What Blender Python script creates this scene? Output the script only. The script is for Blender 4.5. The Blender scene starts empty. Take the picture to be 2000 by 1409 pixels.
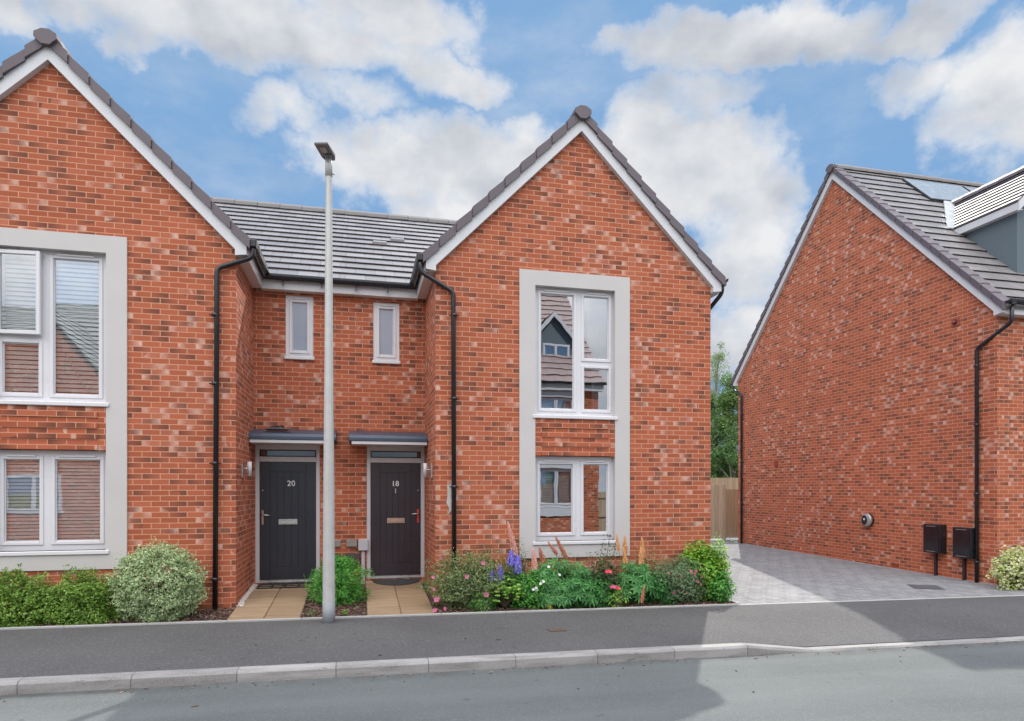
import bpy, bmesh, math, random
from mathutils import Vector, Matrix, noise as mnoise
R = math.radians
PI = math.pi
sc = bpy.context.scene
COL = sc.collection
random.seed(7)

# ------------------------------------------------------------------ materials
def newmat(name):
    m = bpy.data.materials.new(name); m.use_nodes = True
    nt = m.node_tree; nt.nodes.clear()
    out = nt.nodes.new('ShaderNodeOutputMaterial')
    return m, nt, out

class N:
    """small node-building helper"""
    def __init__(s, nt): s.nt = nt
    def node(s, t, **kw):
        n = s.nt.nodes.new(t)
        for k, v in kw.items(): setattr(n, k, v)
        return n
    def link(s, a, b): s.nt.links.new(a, b)
    def put(s, sock, v):
        if hasattr(v, 'is_output') or isinstance(v, bpy.types.NodeSocket): s.link(v, sock)
        else: sock.default_value = v
    def m(s, op, a, b=0.0, c=0.0, clamp=False):
        n = s.node('ShaderNodeMath', operation=op, use_clamp=clamp)
        s.put(n.inputs[0], a); s.put(n.inputs[1], b)
        if op in ('MULTIPLY_ADD', 'COMPARE', 'SMOOTH_MIN', 'SMOOTH_MAX', 'WRAP'): s.put(n.inputs[2], c)
        return n.outputs[0]
    def vm(s, op, a, b=(0, 0, 0), c=(0, 0, 0)):
        n = s.node('ShaderNodeVectorMath', operation=op)
        s.put(n.inputs[0], a)
        if len(n.inputs) > 1: s.put(n.inputs[1], b)
        if op == 'MULTIPLY_ADD': s.put(n.inputs[2], c)
        return n.outputs['Value'] if op in ('DOT_PRODUCT', 'LENGTH') else n.outputs['Vector']
    def sep(s, v):
        n = s.node('ShaderNodeSeparateXYZ'); s.put(n.inputs[0], v); return n.outputs
    def comb(s, x, y, z):
        n = s.node('ShaderNodeCombineXYZ')
        for i, q in enumerate((x, y, z)): s.put(n.inputs[i], q)
        return n.outputs[0]
    def mix(s, f, a, b):
        n = s.node('ShaderNodeMix', data_type='RGBA')
        s.put(n.inputs[0], f); s.put(n.inputs[6], a if not isinstance(a, tuple) else (*a, 1)[:4]); s.put(n.inputs[7], b if not isinstance(b, tuple) else (*b, 1)[:4])
        return n.outputs[2]
    def sstep(s, x, a, b):
        n = s.node('ShaderNodeMapRange', interpolation_type='SMOOTHSTEP')
        s.put(n.inputs[0], x); n.inputs[1].default_value = a; n.inputs[2].default_value = b
        return n.outputs[0]
    def maprange(s, x, a, b, c, d):
        n = s.node('ShaderNodeMapRange'); s.put(n.inputs[0], x)
        for i, q in enumerate((a, b, c, d)): n.inputs[i + 1].default_value = q
        return n.outputs[0]
    def noise(s, v, scale, detail=3, rough=.55, dims='3D'):
        n = s.node('ShaderNodeTexNoise', noise_dimensions=dims)
        if v is not None: s.put(n.inputs['Vector'], v)
        n.inputs['Scale'].default_value = scale; n.inputs['Detail'].default_value = detail; n.inputs['Roughness'].default_value = rough
        return n.outputs['Fac']
    def white(s, v):
        n = s.node('ShaderNodeTexWhiteNoise', noise_dimensions='3D'); s.put(n.inputs['Vector'], v)
        return n.outputs['Value'], n.outputs['Color']
    def geo(s): return s.node('ShaderNodeNewGeometry').outputs
    def bump(s, h, strength=.5, dist=.01):
        n = s.node('ShaderNodeBump'); n.inputs['Strength'].default_value = strength; n.inputs['Distance'].default_value = dist
        s.put(n.inputs['Height'], h); return n.outputs[0]
    def bsdf(s, col, rough=.6, metal=0., normal=None, spec=.5):
        n = s.node('ShaderNodeBsdfPrincipled')
        s.put(n.inputs['Base Color'], (*col, 1) if isinstance(col, tuple) and len(col) == 3 else col)
        s.put(n.inputs['Roughness'], rough); n.inputs['Metallic'].default_value = metal
        n.inputs['Specular IOR Level'].default_value = spec
        if normal is not None: s.link(normal, n.inputs['Normal'])
        return n.outputs[0]

def simple(name, col, rough=.5, metal=0., var=.12, scale=6., bump=0., bscale=60., spec=.5):
    m, nt, out = newmat(name); g = N(nt)
    p = g.geo()['Position']
    f = g.noise(p, scale, 5)
    c = g.mix(f, tuple(min(1, q * (1 - var)) for q in col), tuple(min(1, q * (1 + var)) for q in col))
    nrm = g.bump(g.noise(p, bscale, 4), bump, .01) if bump else None
    rr = g.maprange(f, .3, .7, max(0, rough - .08), min(1, rough + .08))
    g.link(g.bsdf(c, rr, metal, nrm, spec), out.inputs[0]); return m

def brick_material(name, seed=0., tint=(1, 1, 1)):
    m, nt, out = newmat(name); g = N(nt)
    G = g.geo(); P = g.sep(G['Position']); Nn = g.sep(G['True Normal'])
    isx = g.m('GREATER_THAN', g.m('ABSOLUTE', Nn[0]), .5)
    u = g.m('ADD', g.m('MULTIPLY', isx, P[1]), g.m('MULTIPLY', g.m('SUBTRACT', 1., isx), P[0]))
    v = g.m('MULTIPLY', g.m('ADD', P[2], 10.0), 1 / .075)
    row = g.m('FLOOR', v); fv = g.m('FRACT', v)
    u2 = g.m('ADD', g.m('MULTIPLY', g.m('ADD', u, 50.), 1 / .225), g.m('MULTIPLY', g.m('MODULO', row, 2.), .5))
    col = g.m('FLOOR', u2); fu = g.m('FRACT', u2)
    mort = g.m('MAXIMUM', g.m('LESS_THAN', fu, .05), g.m('LESS_THAN', fv, .145))
    key = g.comb(col, row, g.m('ADD', seed, g.m('MULTIPLY', isx, 7.)))
    r1, rc = g.white(key); r2, rc2 = g.white(g.vm('ADD', key, (13.3, 4.7, 9.1)))
    a = g.sep(rc); b = g.sep(rc2)
    t = lambda q: tuple(x * y for x, y in zip(q, tint))
    base = g.mix(r1, t((.37, .098, .047)), t((.49, .142, .071)))
    # dark-headed bricks
    side = g.m('GREATER_THAN', a[0], .5)
    tt = g.m('ABSOLUTE', g.m('SUBTRACT', side, fu))
    big = g.noise(G['Position'], .9, 2)
    isd = g.m('LESS_THAN', a[1], g.maprange(big, .35, .65, .24, .38))
    dk = g.m('MULTIPLY', isd, g.m('MULTIPLY_ADD', g.sstep(tt, .05, .95), .60, .22))
    base = g.mix(dk, base, t((.115, .055, .042)))
    # pale efflorescence on some ends
    side2 = g.m('GREATER_THAN', b[0], .5)
    t2 = g.m('ABSOLUTE', g.m('SUBTRACT', side2, fu))
    big2 = g.noise(g.vm('ADD', G['Position'], (31., 3., 9.)), .8, 2)
    isw = g.m('LESS_THAN', b[1], g.maprange(big2, .38, .64, .04, .38))
    soft = g.noise(G['Position'], 14., 2)
    wt = g.m('MULTIPLY', isw, g.m('MULTIPLY', g.m('ADD', g.m('MULTIPLY', g.sstep(t2, .42, 1.), 1.0), .12), g.maprange(soft, .3, .7, .35, 1.)))
    base = g.mix(g.m('MULTIPLY', wt, .85), base, t((.74, .52, .44)))
    # drag texture
    st = g.noise(g.vm('MULTIPLY', G['Position'], (5., 5., 120.)), 1.6, 4)
    base = g.mix(g.maprange(st, .3, .7, .22, 0.), base, t((.25, .085, .05)))
    wear = g.noise(g.vm('MULTIPLY', G['Position'], (1., 1., .55)), .7, 5, .6)
    base = g.mix(g.maprange(wear, .35, .7, .0, .20), base, t((.25, .085, .055)))
    mortc = g.mix(soft, t((.53, .255, .165)), t((.66, .345, .235)))
    c = g.mix(mort, base, mortc)
    h = g.m('ADD', g.m('MULTIPLY', g.m('SUBTRACT', 1., mort), .8), g.m('MULTIPLY', st, .25))
    g.link(g.bsdf(c, .88, 0, g.bump(h, .45, .008), .25), out.inputs[0]); return m

def tile_material(name, c1, c2, rough=.5, w=.33):
    m, nt, out = newmat(name); g = N(nt)
    uv = g.sep(g.node('ShaderNodeUVMap').outputs[0]); p = g.geo()['Position']
    row = g.m('FLOOR', g.m('ADD', uv[1], 200.001))
    u2 = g.m('ADD', g.m('MULTIPLY', g.m('ADD', uv[0], 60.), 1 / w), g.m('MULTIPLY', g.m('MODULO', row, 2.), .5))
    col = g.m('FLOOR', u2); fu = g.m('FRACT', u2)
    r, rc = g.white(g.comb(col, row, 3.))
    f = g.m('ADD', g.m('MULTIPLY', r, .55), g.m('MULTIPLY', g.noise(p, 2.2, 5), .5))
    c = g.mix(f, c1, c2)
    j = g.m('LESS_THAN', fu, .028)
    c = g.mix(g.m('MULTIPLY', j, .75), c, (.03, .03, .032))
    h = g.m('ADD', g.m('MULTIPLY', g.m('SUBTRACT', 1., j), .7), g.m('MULTIPLY', g.noise(p, 90., 3), .3))
    g.link(g.bsdf(c, g.maprange(f, 0, 1, rough - .08, rough + .08), 0, g.bump(h, .35, .006)), out.inputs[0]); return m

def glass_material(name, refl=.32, tint=(.72, .76, .78), wav=.0035):
    m, nt, out = newmat(name); g = N(nt)
    p = g.geo()['Position']
    nrm = g.bump(g.noise(p, 1.7, 2), wav, .25)
    gl = g.node('ShaderNodeBsdfAnisotropic' if hasattr(bpy.types, 'ShaderNodeBsdfAnisotropic') else 'ShaderNodeBsdfGlossy')
    gl.inputs['Color'].default_value = (.93, .95, .97, 1); gl.inputs['Roughness'].default_value = .004
    g.link(nrm, gl.inputs['Normal'])
    tr = g.node('ShaderNodeBsdfTransparent'); tr.inputs[0].default_value = (*tint, 1)
    lw = g.node('ShaderNodeLayerWeight'); lw.inputs[0].default_value = .25
    fac = g.maprange(lw.outputs['Fresnel'], 0., 1., refl, 1.)
    mx = g.node('ShaderNodeMixShader'); g.link(fac, mx.inputs[0]); g.link(tr.outputs[0], mx.inputs[1]); g.link(gl.outputs[0], mx.inputs[2])
    g.link(mx.outputs[0], out.inputs[0]); return m

def leaf_material(name, cols, rough=.5, trans=.3):
    m, nt, out = newmat(name); g = N(nt)
    G = g.geo()
    r = G['Random Per Island']
    ramp = g.node('ShaderNodeValToRGB'); g.link(r, ramp.inputs[0])
    el = ramp.color_ramp.elements
    while len(el) < len(cols): el.new(.5)
    for i, c in enumerate(cols):
        el[i].position = i / max(1, len(cols) - 1); el[i].color = (*c, 1)
    big = g.noise(G['Position'], 5.5, 3)
    c = g.mix(g.maprange(big, .3, .7, .0, .35), ramp.outputs[0], tuple(q * .55 for q in cols[0]))
    b = g.bsdf(c, rough, 0, None, .35)
    t = g.node('ShaderNodeBsdfTranslucent'); g.link(c, t.inputs[0])
    mx = g.node('ShaderNodeMixShader'); mx.inputs[0].default_value = trans
    g.link(b, mx.inputs[1]); g.link(t.outputs[0], mx.inputs[2]); g.link(mx.outputs[0], out.inputs[0]); return m

def asphalt_material(name, c1, c2, grain=170., patch=.7, gutter=False):
    m, nt, out = newmat(name); g = N(nt)
    p = g.geo()['Position']
    f = g.noise(p, grain, 2, .7); b = g.noise(p, patch, 4)
    vo = g.node('ShaderNodeTexVoronoi'); vo.inputs['Scale'].default_value = grain * .8; g.link(p, vo.inputs['Vector'])
    c = g.mix(g.maprange(f, .3, .7, 0, 1), c1, c2)
    c = g.mix(g.maprange(b, .35, .7, .0, .4), c, tuple(q * .72 for q in c1))
    chip = g.m('GREATER_THAN', g.sep(vo.outputs['Color'])[0], .88)
    c = g.mix(g.m('MULTIPLY', chip, .35), c, tuple(min(1, q * 1.7) for q in c2))
    if gutter:      # dirt washed along the kerb line, long wear streaks down the lane
        py = g.sep(p)[1]
        band = g.m('MULTIPLY', g.sstep(py, 6.35, 6.66), g.maprange(g.noise(p, 4., 4), .35, .6, .1, 1.))
        c = g.mix(g.m('MULTIPLY', band, .55), c, (.045, .042, .038))
        streak = g.noise(g.vm('MULTIPLY', p, (.25, 1.6, 1.)), 1., 5)
        c = g.mix(g.maprange(streak, .35, .7, .0, .32), c, tuple(min(1, q * 1.45) for q in c2))
    spot = g.m('GREATER_THAN', g.noise(g.vm('ADD', p, (7, 3, 1)), 5., 3), .70)
    c = g.mix(g.m('MULTIPLY', spot, .35), c, tuple(q * .5 for q in c1))
    h = g.m('ADD', f, g.m('MULTIPLY', g.sep(vo.outputs['Color'])[1], .6))
    g.link(g.bsdf(c, .85, 0, g.bump(h, .5, .004), .3), out.inputs[0]); return m

def paver_material(name):
    """grey block paving, running bond laid across the drive"""
    m, nt, out = newmat(name); g = N(nt)
    G = g.geo(); P = g.sep(G['Position'])
    ux = g.m('ADD', g.m('MULTIPLY', P[0], .985), g.m('MULTIPLY', P[1], .17)); vy = g.m('SUBTRACT', g.m('MULTIPLY', P[1], .985), g.m('MULTIPLY', P[0], .17))
    # herringbone from 0.1 m cells
    i = g.m('FLOOR', g.m('MULTIPLY', ux, 10.)); j = g.m('FLOOR', g.m('MULTIPLY', vy, 10.))
    k = g.m('MODULO', g.m('ADD', g.m('SUBTRACT', i, j), 4000.), 4.)
    fx = g.m('FRACT', g.m('MULTIPLY', ux, 10.)); fy = g.m('FRACT', g.m('MULTIPLY', vy, 10.))
    w = .07
    lo = lambda q: g.m('LESS_THAN', q, w)
    hi = lambda q: g.m('GREATER_THAN', q, 1 - w)
    eq = lambda n: g.m('COMPARE', k, float(n), .1)
    L, Rr, B, T = lo(fx), hi(fx), lo(fy), hi(fy)
    def mx(*q):
        r = q[0]
        for z in q[1:]: r = g.m('MAXIMUM', r, z)
        return r
    j0 = g.m('MULTIPLY', eq(0), mx(L, B, T)); j1 = g.m('MULTIPLY', eq(1), mx(Rr, B, T))
    j2 = g.m('MULTIPLY', eq(2), mx(L, Rr, B)); j3 = g.m('MULTIPLY', eq(3), mx(L, Rr, T))
    jo = mx(j0, j1, j2, j3)
    ii = g.m('SUBTRACT', i, eq(1)); jj = g.m('SUBTRACT', j, eq(3))
    r, rc = g.white(g.comb(ii, jj, 1.))
    c = g.mix(r, (.22, .225, .232), (.32, .325, .332))
    c = g.mix(g.maprange(g.noise(G['Position'], 60., 3), .3, .7, 0, .25), c, (.14, .14, .15))
    c = g.mix(g.maprange(g.noise(G['Position'], .8, 3), .4, .7, 0, .18), c, (.17, .17, .175))
    c = g.mix(jo, c, (.075, .075, .08))
    g.link(g.bsdf(c, .8, 0, g.bump(g.m('SUBTRACT', 1., jo), .6, .008), .3), out.inputs[0]); return m

def slab_material(name):
    m, nt, out = newmat(name); g = N(nt)
    G = g.geo()
    r = G['Random Per Island']
    c = g.mix(r, (.22, .155, .095), (.40, .295, .19))
    band = g.noise(g.vm('MULTIPLY', G['Position'], (1.2, 7., 1.)), 1.6, 5)
    c = g.mix(g.maprange(band, .35, .7, 0, .6), c, (.20, .13, .08))
    c = g.mix(g.maprange(g.noise(G['Position'], 70., 3), .35, .7, 0, .25), c, (.50, .38, .25))
    g.link(g.bsdf(c, .8, 0, g.bump(band, .35, .01), .3), out.inputs[0]); return m

def wood_material(name, c1, c2, axis=2):
    m, nt, out = newmat(name); g = N(nt)
    G = g.geo()
    sc_ = [26., 26., 26.]; sc_[axis] = 1.3
    f = g.noise(g.vm('MULTIPLY', G['Position'], tuple(sc_)), 1., 5)
    c = g.mix(g.maprange(f, .3, .7, 0, 1), c1, c2)
    c = g.mix(g.m('MULTIPLY', G['Random Per Island'], .45), c, tuple(q * .7 for q in c1))
    g.link(g.bsdf(c, .8, 0, g.bump(f, .3, .005), .25), out.inputs[0]); return m

M = {}
M['brick'] = brick_material('red_brick')
M['brick_far'] = brick_material('orange_brick', 5., (1.05, 1.02, .95))
M['tile'] = tile_material('grey_roof_tile', (.150, .140, .143), (.235, .220, .223))
M['tile_plain'] = simple('small_plain_tile', (.17, .16, .16), .6, var=.15, scale=4)
M['tile_back'] = tile_material('slate_green_tile', (.17, .20, .195), (.24, .275, .265))
M['tile_brown'] = tile_material('brown_roof_tile', (.27, .19, .18), (.34, .25, .24))
M['verge'] = simple('verge_cap', (.125, .104, .120), .6, var=.12, scale=3)
M['verge_joint'] = M['verge']
M['upvc'] = simple('white_upvc', (.67, .67, .70), .32, var=.04, scale=3)
M['board'] = simple('white_board', (.62, .63, .66), .45, var=.06, scale=2.5)
M['soffit'] = simple('soffit_white', (.66, .64, .63), .5, var=.05)
M['render'] = simple('smooth_render', (.545, .525, .52), .8, var=.09, scale=1.5, bump=.1, bscale=200)
M['black'] = simple('black_plastic', (.016, .016, .021), .28, var=.2)
M['blackbox'] = simple('black_gloss', (.010, .010, .016), .12, var=.2)
M['stem'] = simple('brown_black', (.035, .022, .024), .5)
M['glass'] = glass_material('window_glass', .50)
M['glass_blind'] = glass_material('window_glass_bright', .36, (.95, .97, .98))
M['glass_dim'] = glass_material('fanlight_glass', .10, (.6, .62, .62))
M['obscure'] = simple('obscure_glass', (.26, .285, .37), .10, var=.18, scale=1.6, spec=.9)
M['room'] = simple('room_wall', (.20, .18, .165), .9)
M['blind'] = simple('blind_slat', (.80, .78, .76), .5, var=.05)
M['curtain'] = simple('net_curtain', (.55, .58, .66), .8, var=.12, scale=5)
M['door_a'] = simple('charcoal_door', (.024, .025, .036), .34, var=.18, scale=2)
M['door_b'] = simple('dark_brown_door', (.032, .022, .030), .34, var=.18, scale=2)
M['door_frame'] = simple('pale_door_frame', (.54, .53, .55), .4, var=.05)
M['steel'] = simple('brushed_steel', (.62, .61, .60), .3, .9)
M['brass'] = simple('pink_brass', (.55, .38, .30), .35, .7)
M['red'] = simple('red_handle', (.62, .045, .05), .4)
M['numeral'] = simple('numeral_white', (.72, .72, .73), .4)
M['canopy'] = simple('lead_canopy', (.050, .070, .112), .38, var=.2, scale=5)
M['asphalt'] = asphalt_material('footway_asphalt', (.066, .066, .068), (.122, .122, .125), 95.)
M['road'] = asphalt_material('road_asphalt', (.086, .096, .097), (.130, .143, .143), 150., .7, True)
def kerb_material():
    m, nt, out = newmat('kerb_concrete'); g = N(nt); p = g.geo()['Position']; r = g.geo()['Random Per Island']
    c = g.mix(r, (.25, .245, .245), (.34, .335, .33))
    c = g.mix(g.maprange(g.noise(g.vm('MULTIPLY', p, (1.4, 9., 9.)), 1.5, 5), .42, .7, 0, .7), c, (.13, .12, .115))
    c = g.mix(g.maprange(g.noise(p, 60., 3), .35, .7, 0, .35), c, (.40, .395, .39))
    scuff = g.m('GREATER_THAN', g.noise(g.vm('MULTIPLY', p, (3., 12., 12.)), 1.2, 6, .7), .66)
    c = g.mix(g.m('MULTIPLY', scuff, .5), c, (.08, .075, .07))
    g.link(g.bsdf(c, .85, 0, g.bump(g.noise(p, 90., 4), .3, .01), .3), out.inputs[0]); return m
M['kerb'] = kerb_material()
M['edging'] = simple('edging_concrete', (.36, .36, .355), .85, var=.15, scale=9)
M['pavers'] = paver_material('block_paving')
M['slab'] = slab_material('sandstone_slab')
M['sand'] = simple('joint_sand', (.17, .115, .075), .9)
M['soil'] = simple('bark_soil', (.055, .036, .028), .95, var=.5, scale=30, bump=.6, bscale=50)
def chips(name, cols):
    m, nt, out = newmat(name); g = N(nt)
    ramp = g.node('ShaderNodeValToRGB'); g.link(g.geo()['Random Per Island'], ramp.inputs[0])
    el = ramp.color_ramp.elements
    while len(el) < len(cols): el.new(.5)
    for i, c in enumerate(cols): el[i].position = i / (len(cols) - 1); el[i].color = (*c, 1)
    g.link(g.bsdf(ramp.outputs[0], .85), out.inputs[0]); return m
M['chips'] = chips('bark_chips', [(.05, .03, .024), (.10, .055, .042), (.16, .095, .07), (.30, .20, .155)])
M['pebble'] = chips('pebbles', [(.42, .38, .34), (.60, .57, .53), (.7, .68, .66)])
M['grassfar'] = simple('rough_grass', (.07, .105, .035), .9, var=.4, scale=.6)
M['post'] = simple('galvanised_steel', (.50, .505, .50), .5, .2, var=.2, scale=9)
M['postbase'] = simple('grey_root_paint', (.24, .265, .285), .6, var=.14, scale=12)
M['lantern'] = simple('lantern_grey', (.19, .19, .20), .45)
M['lens'] = simple('lantern_lens', (.42, .38, .38), .3)
M['iron'] = simple('rusty_iron', (.10, .072, .058), .8, var=.3, scale=20)
M['irongrey'] = simple('cover_grey', (.075, .075, .08), .8, var=.3, scale=20)
M['rubber'] = simple('rubber', (.03, .026, .026), .8)
M['matgrey'] = simple('mat_grey', (.045, .045, .05), .95)
M['meter'] = simple('meter_brown', (.085, .06, .062), .5, var=.2)
M['greybox'] = simple('cable_box', (.50, .50, .55), .5)
M['vent'] = simple('terracotta_vent', (.33, .075, .05), .7)
M['airbrick'] = simple('air_brick', (.26, .05, .03), .8)
M['dkgrey'] = simple('dark_recess', (.02, .02, .02), .8)
M['dormer'] = simple('blue_grey_render', (.115, .15, .175), .7, var=.08)
M['solar'] = simple('solar_glass', (.29, .315, .325), .22, .2, var=.1, spec=1.)
M['solarframe'] = simple('solar_frame', (.03, .03, .035), .4)
M['lead'] = simple('lead_flashing', (.55, .56, .57), .35, .3)
M['fence'] = wood_material('fence_timber', (.40, .33, .235), (.56, .475, .36))
M['bark'] = wood_material('birch_bark', (.30, .28, .25), (.52, .50, .47))
M['twig'] = simple('brown_twig', (.10, .075, .05), .85)
M['mortar'] = simple('mortar_smear', (.52, .50, .50), .9, var=.2, scale=25)
M['concrete'] = simple('pale_concrete', (.45, .46, .47), .85)
M['charger'] = simple('charger_silver', (.42, .42, .44), .35, .5)
LEAF = {
 'hedge': leaf_material('hedge_leaf', [(.07, .17, .02), (.15, .32, .04), (.27, .44, .08), (.36, .50, .13)], trans=0.3),
 'varieg': leaf_material('variegated_leaf', [(.24, .37, .15), (.40, .54, .27), (.52, .65, .36), (.62, .70, .46)], trans=0.2),
 'feather': leaf_material('feathery_leaf', [(0.031, 0.171, 0.028), (0.078, 0.326, 0.046), (0.155, 0.480, 0.078), (0.264, 0.574, 0.116)]),
 'cistus': leaf_material('cistus_leaf', [(.085, .15, .05), (.17, .27, .085), (.28, .37, .16), (.42, .46, .26)], trans=0.3),
 'lime': leaf_material('lime_leaf', [(.16, .38, .05), (.26, .50, .08), (.36, .60, .14)], trans=0.3),
 'lupin': leaf_material('lupin_leaf', [(.025, .13, .03), (.055, .235, .05), (.13, .37, .10)], trans=0.3),
 'rose': leaf_material('rose_leaf', [(0.023, 0.070, 0.031), (0.062, 0.132, 0.046), (0.116, 0.171, 0.062)]),
 'greygreen': leaf_material('greygreen_leaf', [(0.093, 0.178, 0.085), (0.186, 0.295, 0.147), (0.326, 0.419, 0.248)]),
 'bright': leaf_material('bright_leaf', [(.07, .24, .015), (.17, .42, .03), (.30, .56, .06), (.46, .66, .12)], trans=0.3),
 'gold': leaf_material('gold_edged_leaf', [(0.217, 0.372, 0.046), (0.558, 0.651, 0.202), (0.720, 0.720, 0.419), (0.720, 0.720, 0.558)], trans=.2),
 'tree': leaf_material('tree_leaf', [(.09, .18, .05), (.18, .31, .085), (.29, .42, .14)], trans=0.3),
 'tree_dark': leaf_material('dark_tree_leaf', [(.065, .16, .045), (.13, .26, .08), (.21, .36, .13)], trans=0.3),
 'birch': leaf_material('birch_leaf', [(.15, .25, .10), (.25, .36, .15), (.34, .46, .22)], trans=0.3),
}
def petal(name, a, b): return leaf_material(name, [a, b], .6, .25)
PET = {'pink': petal('pink_petal', (.58, .10, .24), (.72, .26, .40)), 'purple': petal('violet_petal', (.17, .14, .62), (.36, .32, .85)),
       'lupinpink': petal('salmon_petal', (.78, .38, .30), (.92, .62, .54)), 'lupinorange': petal('apricot_petal', (.72, .34, .12), (.90, .60, .32)),
       'lupinred': petal('rust_petal', (.42, .12, .06), (.80, .42, .28)), 'rose': petal('coral_petal', (.75, .06, .10), (.85, .14, .20)),
       'magenta': petal('magenta_petal', (.70, .07, .22), (.80, .2, .36)), 'white': petal('white_petal', (.7, .72, .7), (.8, .8, .8)), 'yellow': petal('yellow_leaf', (.38, .34, .03), (.5, .45, .08))}

# ------------------------------------------------------------------ mesh building
BASE = {}
def setp(o, label=None, cat=None, group=None, kind=None):
    if label: o['label'] = label
    if cat: o['category'] = cat
    if group: o['group'] = group
    if kind: o['kind'] = kind
    return o
def thing(name, loc, label, cat, group=None):
    o = bpy.data.objects.new(name, None); COL.objects.link(o); o.location = loc; o.empty_display_size = .3
    BASE[o.name] = Vector(loc); return setp(o, label, cat, group)

class MB:
    def __init__(s): s.v = []; s.f = []; s.uv = []; s.mi = []; s.cm = 0; s.smooth = []; s.sm = False
    def add(s, pts, faces, uvs=None):
        b = len(s.v); s.v += [tuple(p) for p in pts]
        for i, f in enumerate(faces):
            s.f.append([b + k for k in f]); s.mi.append(s.cm); s.smooth.append(s.sm)
            s.uv.append(uvs[i] if uvs else None)
        return s
    def quad(s, a, b, c, d, uv=None): return s.add([a, b, c, d], [(0, 1, 2, 3)], [uv] if uv else None)
    def poly(s, pts): return s.add(pts, [tuple(range(len(pts)))])
    def box(s, x0, x1, y0, y1, z0, z1):
        p = [(x, y, z) for z in (z0, z1) for y in (y0, y1) for x in (x0, x1)]
        return s.add(p, [(0, 2, 3, 1), (4, 5, 7, 6), (0, 1, 5, 4), (2, 6, 7, 3), (0, 4, 6, 2), (1, 3, 7, 5)])
    def mbox(s, m, s0, s1, z0, z1, d0, d1):
        """box in wall coordinates through mapping m(s,z,d)"""
        p = [m(a, z, d) for z in (z0, z1) for d in (d0, d1) for a in (s0, s1)]
        return s.add(p, [(0, 2, 3, 1), (4, 5, 7, 6), (0, 1, 5, 4), (2, 6, 7, 3), (0, 4, 6, 2), (1, 3, 7, 5)])
    def prism(s, lo, hi):
        """two matching loops joined"""
        n = len(lo)
        return s.add(list(lo) + list(hi), [tuple(range(n))[::-1], tuple(range(n, 2 * n))] + [(i, (i + 1) % n, n + (i + 1) % n, n + i) for i in range(n)])
    def tube(s, path, r, n=10, caps=True):
        path = [Vector(p) for p in path]; rings = []
        rs = r if isinstance(r, (list, tuple)) else [r] * len(path)
        up = None
        for i, p in enumerate(path):
            if i == 0: t = path[1] - p
            elif i == len(path) - 1: t = p - path[i - 1]
            else: t = (path[i + 1] - p).normalized() + (p - path[i - 1]).normalized()
            t.normalize()
            if up is None or abs(up.dot(t)) > .98:
                up = Vector((0, 0, 1)) if abs(t.z) < .9 else Vector((0, 1, 0))
            a = t.cross(up).normalized(); b = a.cross(t).normalized(); up = b
            k = rs[i]
            if 0 < i < len(path) - 1:
                c = (path[i + 1] - p).normalized().dot((p - path[i - 1]).normalized()); 
            rings.append([p + (a * math.cos(2 * PI * j / n) + b * math.sin(2 * PI * j / n)) * k for j in range(n)])
        pts = [q for rg in rings for q in rg]; fc = []
        for i in range(len(rings) - 1):
            for j in range(n): fc.append((i * n + j, i * n + (j + 1) % n, (i + 1) * n + (j + 1) % n, (i + 1) * n + j))
        if caps: fc.append(tuple(range(n))[::-1]); fc.append(tuple(range((len(rings) - 1) * n, len(rings) * n)))
        o = s.sm; s.sm = True; s.add(pts, fc); s.sm = o; return s
    def build(s, name, mats, parent=None, loc=None):
        me = bpy.data.meshes.new(name)
        base = BASE[parent.name] if parent is not None else Vector(loc or (0, 0, 0))
        bx, by, bz = base
        me.from_pydata([(x - bx, y - by, z - bz) for x, y, z in s.v], [], s.f)
        for m in (mats if isinstance(mats, list) else [mats]): me.materials.append(m)
        me.polygons.foreach_set('material_index', s.mi); me.polygons.foreach_set('use_smooth', s.smooth)
        if any(s.uv):
            L = me.uv_layers.new(name='UVMap'); k = 0
            for p, u in zip(me.polygons, s.uv):
                for q in range(p.loop_total):
                    if u: L.data[k].uv = u[q]
                    k += 1
        me.update()
        o = bpy.data.objects.new(name, me); COL.objects.link(o)
        if parent is not None: o.parent = parent
        else: o.location = base
        BASE[o.name] = base
        return o
def bevel(o, w=.006, seg=1):
    md = o.modifiers.new('bevel', 'BEVEL'); md.width = w; md.segments = seg; md.limit_method = 'ANGLE'; return o

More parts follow.
